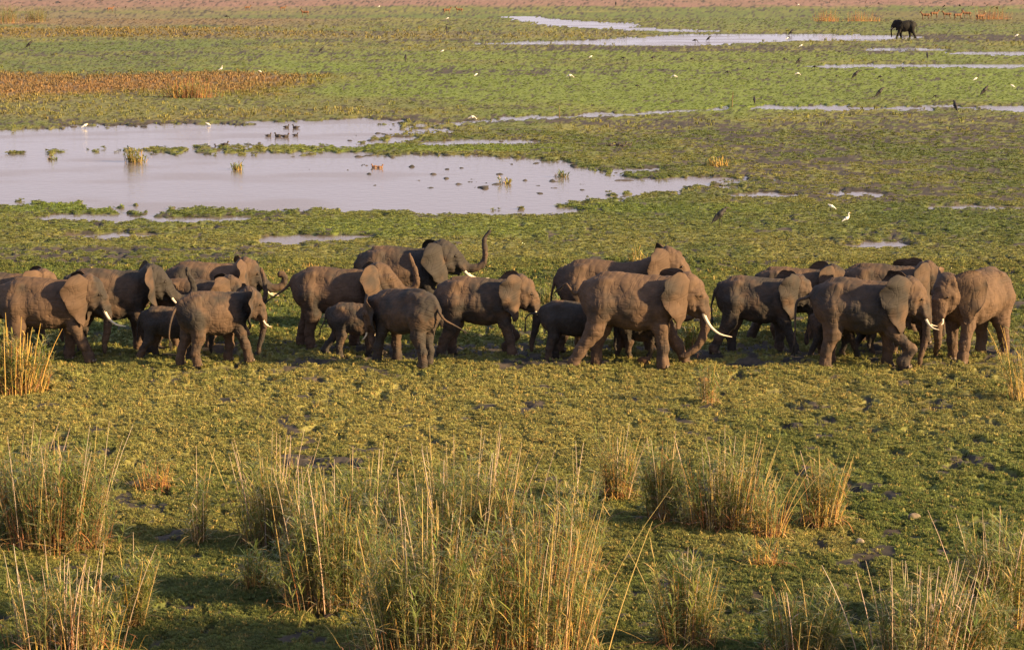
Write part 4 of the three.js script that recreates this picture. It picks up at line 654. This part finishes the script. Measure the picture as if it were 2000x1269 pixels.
function duck(plum, belly) {
  const f = new Flesh();
  f.chain([[-0.3, 0.12, 0], [-0.05, 0.08, 0], [0.16, 0.09, 0]], [0.05, 0.14, 0.11], 0.05); f.cone([-0.25, 0.11, 0], [-0.4, 0.16, 0], 0.05, 0.02, 0.04);
  f.chain([[0.17, 0.12, 0], [0.22, 0.24, 0], [0.24, 0.32, 0]], [0.07, 0.045, 0.06], 0.04); f.cone([0.26, 0.32, 0], [0.36, 0.30, 0], 0.035, 0.018, 0.03);
  return paint(f.mesh([-0.5, -0.12, -0.22], [0.45, 0.45, 0.22], 0.025), (x, y) => y < 0.02 || (x < -0.28 && y < 0.14) ? belly : x > 0.3 ? [0.25, 0.1, 0.05] : plum);
}
const BROWN_DUCK = duck([0.22, 0.11, 0.05], [0.5, 0.4, 0.3]), DARK_DUCK = duck([0.03, 0.024, 0.022], [0.06, 0.04, 0.03]);
const ANTELOPE = (() => {
  const f = new Flesh();
  f.chain([[-0.55, 0.92, 0], [-0.1, 0.88, 0], [0.45, 0.9, 0]], [0.19, 0.22, 0.2], 0.1); f.chain([[0.5, 1.0, 0], [0.72, 1.28, 0], [0.8, 1.36, 0]], [0.14, 0.09, 0.1], 0.08); f.cone([0.82, 1.36, 0], [1.03, 1.24, 0], 0.085, 0.045, 0.05);
  for (const s of [-1, 1]) { f.chain([[0.42, 0.8, s * 0.1], [0.44, 0.42, s * 0.1], [0.40 + s * 0.05, 0, s * 0.1]], [0.11, 0.05, 0.04], 0.05); f.chain([[-0.56, 0.86, s * 0.1], [-0.46, 0.56, s * 0.1], [-0.62, 0.36, s * 0.1], [-0.58 - s * 0.06, 0, s * 0.1]], [0.16, 0.08, 0.045, 0.04], 0.05); f.cone([0.76, 1.42, s * 0.08], [0.66, 1.5, s * 0.2], 0.035, 0.02, 0.02); }
  const g = paint(f.mesh([-0.9, -0.02, -0.35], [1.2, 1.7, 0.35], 0.045), (x, y) => y < 0.72 && y > 0.6 ? [0.3, 0.24, 0.18] : y < 0.4 ? [0.1, 0.06, 0.035] : [0.19, 0.092, 0.045]);
  const a = new Acc(); for (const s of [-1, 1]) a.tube(catmull([[0.78, 1.44, s * 0.05], [0.66, 1.6, s * 0.12], [0.52, 1.78, s * 0.2], [0.5, 1.95, s * 0.2]], 8), [0.03, 0.03, 0.028, 0.026, 0.024, 0.02, 0.016, 0.012, 0.006], [[0.05, 0.04, 0.03]], 5);
  a.tube([[-0.72, 1.0, 0], [-0.82, 0.8, 0], [-0.83, 0.6, 0]], [0.03, 0.025, 0.02], [[0.2, 0.1, 0.05]], 5);
  return mergeGeometries([g, a.geometry()]);
})();
function creature(name, geo, mat, x, z, turn, s, label, category, group, afloat) {
  const m = new THREE.Mesh(geo, mat); m.name = numbered(name); const y = groundY(x, z);
  m.position.set(x, afloat ? 0.0 : y, z); m.rotation.y = turn; m.scale.setScalar(s * (category === 'duck' || category === 'goose' ? 0.52 : category === 'antelope' ? 0.62 : category === 'stork' ? (geo === FEEDER ? 0.45 : 0.74) : 0.5)); tag(m, label, category, group); scene.add(shadows(m));
}
const R = Math.PI;
// name of the kind, shape, place, turn, size, label
[
  [EGRET, 13.6, -93.09, 0.3, 1.0, 'white egret standing upright on the green right of the pond, neck stretched'],
  [HUNCHED, 13.71, -98.43, R - 0.3, 1.0, 'hunched white egret just above the upright one right of the pond'],
  [EGRET, -29.5, -234.43, 0.2, 1.35, 'white egret alone behind the far orange grass band'],
  [HUNCHED, -28.34, -152.96, 0.4, 1.2, 'white egret at the far shore of the pond near the left edge'],
  [HUNCHED, -20.46, -154.98, R, 1.0, 'small white egret at the far shore of the pond, above the orange reflections'],
  [PALE, -2.77, -160.27, 0.2, 1.5, 'pale egret stooping in the narrow channel right of the pond'],
  [HUNCHED, 42.75, -213.26, 0.4, 1.3, 'white egret on the lime green plain far right, left of the edge one'],
  [HUNCHED, 43.61, -201.42, R, 1.2, 'white egret on the lime green plain by the right edge'],
  [PALE, 27.57, -223.35, 0.3, 1.5, 'whitish egret stooping on the lime plain below the thin far channel'],
  [HUNCHED, 9.16, -269.1, 0.5, 1.2, 'small white egret far off above the lime plain, centre right'],
  [PALE, 5.43, -217.18, 0.1, 1.8, 'broad pale bird stooping on the plain above the narrow channel'],
  [PALE, 15.23, -217.18, R, 1.6, 'pale bird stooping on the plain right of the broad pale one'],
  [HUNCHED, -3.46, -223.35, 0.8, 1.2, 'tiny white egret on the plain straight above the stooping channel egret'],
  [HUNCHED, -8.62, -287.04, 0.3, 1.3, 'tiny white egret left of the far wide channel'],
  [HUNCHED, -25.18, -230.99, R, 1.0, 'tiny white egret just right of the one behind the orange band'],
  [HUNCHED, 38.11, -305.54, 0.3, 1.5, 'far white egret just below the wide far channel'],
  [HUNCHED, 41.02, -345.6, 0.3, 1.5, 'far white egret in the wide channel left of the lone elephant'],
  [HUNCHED, 76.37, -350.71, 0.3, 1.8, 'far white egret at the right edge level with the lone elephant'],
  [HUNCHED, -35.53, -620.66, 0.3, 2.0, 'faint white bird near the top of the plain, left of centre'],
  [HUNCHED, -13.13, -472.8, 0.3, 1.8, 'faint white bird below the pair of far antelopes'],
  [HUNCHED, 80.73, -654.76, 0.3, 2.0, 'faint white bird at the top right of the plain'],
].forEach(([g, x, z, t, s, l]) => creature('egret', g, FEATHER, x, z, t, s, l, 'egret', 'white egrets on the plain'));
[
  [STORK, 8.45, -92.9, 0.3, 1.25, 'large dark stork standing right of the pond above the herd'],
  [STORK, 29.56, -185.56, 0.35, 1.5, 'dark stork on the lime plain left of the far right stork'],
  [STORK, 38.58, -188.53, 0.4, 1.5, 'dark stork far right on the lime plain above the channel'],
  [STORK, 32.09, -167.11, R / 2 + 0.2, 1.5, 'dark stork standing at the end of the narrow channel, far right'],
  [STORK, 18.61, -177.18, R / 2, 1.1, 'dark stork by the narrow channel below the lime plain'],
  [STORK, 30.91, -249.26, 0.5, 1.6, 'dark stork standing in the thin far channel'],
  [FEEDER, 31.3, -239.17, R, 1.7, 'dark stork feeding just below the thin far channel'],
  [FEEDER, 24.05, -234.43, 0.2, 1.7, 'dark stork feeding left of the thin far channel'],
  [STORK, 32.29, -217.18, 0.3, 1.5, 'dark stork on the lime plain right of two small feeding ones'],
  [FEEDER, 30.94, -220.22, 0.3, 1.3, 'small dark stork feeding left of the upright one on the lime plain'],
  [FEEDER, 34.76, -218.19, R, 1.4, 'dark stork feeding right of the upright one on the lime plain'],
  [FEEDER, 15.99, -263.12, 0.3, 1.7, 'dark bird feeding far off, second of the upper centre row'],
  [FEEDER, 12.67, -263.12, R, 1.7, 'dark bird feeding far off, first of the upper centre row'],
  [FEEDER, 20.35, -261.66, 0.3, 1.6, 'dark bird feeding far off, third of the upper centre row'],
  [FEEDER, 30.65, -260.22, 0.4, 1.6, 'dark bird feeding at the left tip of the thin far channel'],
  [FEEDER, 21.05, -225.48, 0.3, 1.9, 'dark bird bent low on the plain left of the feeding stork'],
  [STORK, -11.9, -258.8, R / 2, 1.5, 'dark stork left of centre on the green far plain'],
  [STORK, -23.58, -287.04, 0.4, 1.4, 'small dark stork left of the one on the green far plain'],
  [FEEDER, -17.73, -326.58, 0.3, 1.5, 'tiny dark bird far off above the left of centre stork'],
  [STORK, -10.78, -381.71, R / 2, 1.8, 'dark bird near the left tip of the wide far channel'],
  [FEEDER, -49.13, -350.71, 0.3, 2.4, 'dark bird below the orange strip at far upper left'],
  [STORK, -63.21, -303.58, 0.3, 1.8, 'dark bird near the left edge on the far green'],
  [FEEDER, 26.16, -331.14, 0.2, 2.4, 'dark bird on the near bank of the wide far channel'],
  [STORK, 28.94, -340.64, 0.2, 1.5, 'dark bird wading in the wide far channel, centre right'],
  [STORK, 44.54, -369.83, 0.2, 1.8, 'dark bird on the far bank of the wide far channel'],
  [FEEDER, -59.21, -482.38, 0.2, 3.0, 'dark bird far off on the brown strip at upper left'],
  [FEEDER, 39.85, -235.6, 0.3, 1.4, 'dark bird feeding right of the thin far channel birds on the lime plain'], [STORK, 48, -267.58, R / 2, 1.4, 'dark bird on the strip between the two thin far channels'],
  [FEEDER, 10.92, -201.42, 0.2, 1.3, 'dark bird feeding on the lime plain above the narrow channel, centre right'], [FEEDER, 34.04, -185.56, R, 1.2, 'small dark bird between the two upright storks at far right'], [FEEDER, -1.12, -253.26, 0.5, 1.5, 'dark bird feeding alone at upper centre of the green plain'],
  [FEEDER, 40.09, -283.6, 0.5, 1.6, 'dark bird just above the left end of the thin far channel'], [FEEDER, -44.34, -267.58, 0.5, 1.6, 'dark bird on the green above the orange grass band'],
  [STORK, 28.87, -645.89, R / 2, 2.4, 'dark bird on the skyline strip above the far channel'],
].forEach(([g, x, z, t, s, l]) => creature('dark_stork', g, FEATHER, x, z, t, s, l, 'stork', 'dark storks on the plain'));
[
  [BROWN_DUCK, -7.31, -122.21, R, 1.1, 'brown duck swimming in the middle of the pond, left of two'],
  [BROWN_DUCK, -7, -121.89, 0.1, 1.1, 'brown duck swimming in the middle of the pond, right of two'],
  [DARK_DUCK, -17.54, -137.28, R, 1.4, 'dark duck on the weed strip in the pond, left of two', 1], [DARK_DUCK, -17.06, -136.88, 0.2, 1.4, 'dark duck on the weed strip in the pond, right of two', 1],
  [DARK_DUCK, -15.37, -145.37, 0.3, 1.2, 'dark duck at the left of the row in the upper pond'], [DARK_DUCK, -14.71, -144.92, R, 1.5, 'dark duck second from left of the row in the upper pond'],
  [DARK_DUCK, -14.21, -144.48, 0.2, 1.5, 'dark duck third from left of the row in the upper pond'], [DARK_DUCK, -13.7, -145.82, 0.1, 1.1, 'dark duck at the right of the row in the upper pond'],
  [DARK_DUCK, -15.02, -153.46, 0.2, 1.2, 'dark duck near the far shore of the pond, left of two'], [DARK_DUCK, -14.36, -152.96, R, 1.4, 'dark duck near the far shore of the pond, right of two'],
].forEach(([g, x, z, t, s, l, dry]) => creature('duck', g, FEATHER, x, z, t, s, l, 'duck', 'ducks on the pond', !dry));
[
  [5.84, -136.08, 0.3, 1.1, 'dark small bird on the green right of the pond, first of four'], [6.31, -136.48, R, 1.2, 'dark small bird on the green right of the pond, second of four'], [6.57, -135.69, 0.3, 1.1, 'dark small bird on the green right of the pond, third of four'], [6.97, -136.48, 0.6, 1.2, 'dark small bird on the green right of the pond, last of four'],
].forEach(([x, z, t, s, l]) => creature('dark_goose', DARK_DUCK, FEATHER, x, z, t, s, l, 'goose', 'dark geese right of the pond'));
[
  [-15.19, -542.88, 0.2, 1.9, 'reddish antelope on the far plain, left of a pair'], [-12.46, -549.14, R, 1.8, 'reddish antelope on the far plain, right of a pair'],
  [-45.83, -513.61, R, 1.9, 'reddish antelope grazing alone on the far plain left of the pair'], [-57.49, -582.72, 0.2, 1.6, 'antelope far off left of the lone grazing one'], [-67.17, -589.93, 0.2, 1.6, 'antelope far off, second left of the lone grazing one'], [-98.34, -568.81, 0.4, 1.7, 'antelope far off at the upper left'],
  [85.03, -477.54, R, 2.0, 'antelope in the far orange grass just right of the lone elephant'], [90.54, -497.51, 0.2, 2.0, 'antelope in the far orange grass, second from the lone elephant'], [91.27, -487.32, R, 2.0, 'antelope in the far orange grass, third from the lone elephant'],
  [91.76, -477.54, 0.2, 2.0, 'antelope in the far orange grass, fourth from the lone elephant'], [97.45, -497.51, R, 2.0, 'antelope in the far orange grass, fifth from the lone elephant'], [94.5, -468.15, 0.3, 2.0, 'antelope in the far orange grass, last towards the right edge'],
].forEach(([x, z, t, s, l]) => creature('antelope', ANTELOPE, COAT, x, z, t, s, l, 'antelope', 'antelopes on the far plain'));

// ---------------------------------------------------------------- clods of dung, sticks
const CLOD = new THREE.MeshStandardMaterial({ vertexColors: true, roughness: 0.95 });
[
  [7.59, -42.35, 0.14, [0.16, 0.125, 0.085], 'flat pale lump on the green ground at right'], [6.3, -40.57, 0.1, [0.26, 0.21, 0.15], 'small whitish lump in front of the fan-shaped tuft'],
  [4.83, -57.04, 0.15, [0.2, 0.11, 0.04], 'orange dung lump below the curled trunk in front'],
  [3.5, -60.14, 0.2, [0.12, 0.062, 0.03], 'fresh reddish dung under the long-tusked elephant'],
].forEach(([x, z, r, c, l], i) => {
  const f = new Flesh(); for (let k = 0; k < 4; k++) f.cone([rr(-0.5, 0.5) * r, r * rr(0.1, 0.35), rr(-0.5, 0.5) * r], [rr(-0.6, 0.6) * r, r * rr(0.1, 0.4), rr(-0.6, 0.6) * r], r * rr(0.35, 0.55), r * rr(0.3, 0.45), r * 0.3);
  const g = paint(f.mesh([-r * 1.4, -r * 0.6, -r * 1.4], [r * 1.4, r * 1.2, r * 1.4], r / 6), (x1, y1, z1) => { const q = 0.7 + 0.6 * noise3(x1 * 30, y1 * 30, z1 * 30, i); return [c[0] * q, c[1] * q, c[2] * q]; });
  const m = new THREE.Mesh(g, CLOD); m.name = numbered('dung_lump'); m.position.set(x, groundY(x, z) + 0.03, z); tag(m, l, 'lump', 'lumps on the ground'); scene.add(shadows(m));
});
[[16.7, -175.2, 1.2, 0.05, 'thin pale stick standing beside the narrow channel'], [3.36, -163.05, 0.85, -0.06, 'short dark stick standing in the narrow channel right of the pond']].forEach(([x, z, h, l, t]) => {
  const a = new Acc(); a.tube(catmull([[0, -0.2, 0], [l * h * 0.3, h * 0.5, 0.01], [l * h, h, 0]], 6), [0.045, 0.042, 0.04, 0.036, 0.032, 0.028, 0.02], [[0.16, 0.12, 0.06]], 6); a.tube([[l * h * 0.5, h * 0.6, 0], [l * h * 0.5 + 0.12, h * 0.75, 0.02]], [0.02, 0.008], [[0.16, 0.12, 0.06]], 5);
  const m = new THREE.Mesh(a.geometry(), CLOD); m.name = numbered('stick'); m.position.set(x, groundY(x, z), z); tag(m, t, 'stick', 'sticks by the channel'); scene.add(shadows(m));
});
renderer.render(scene, camera);
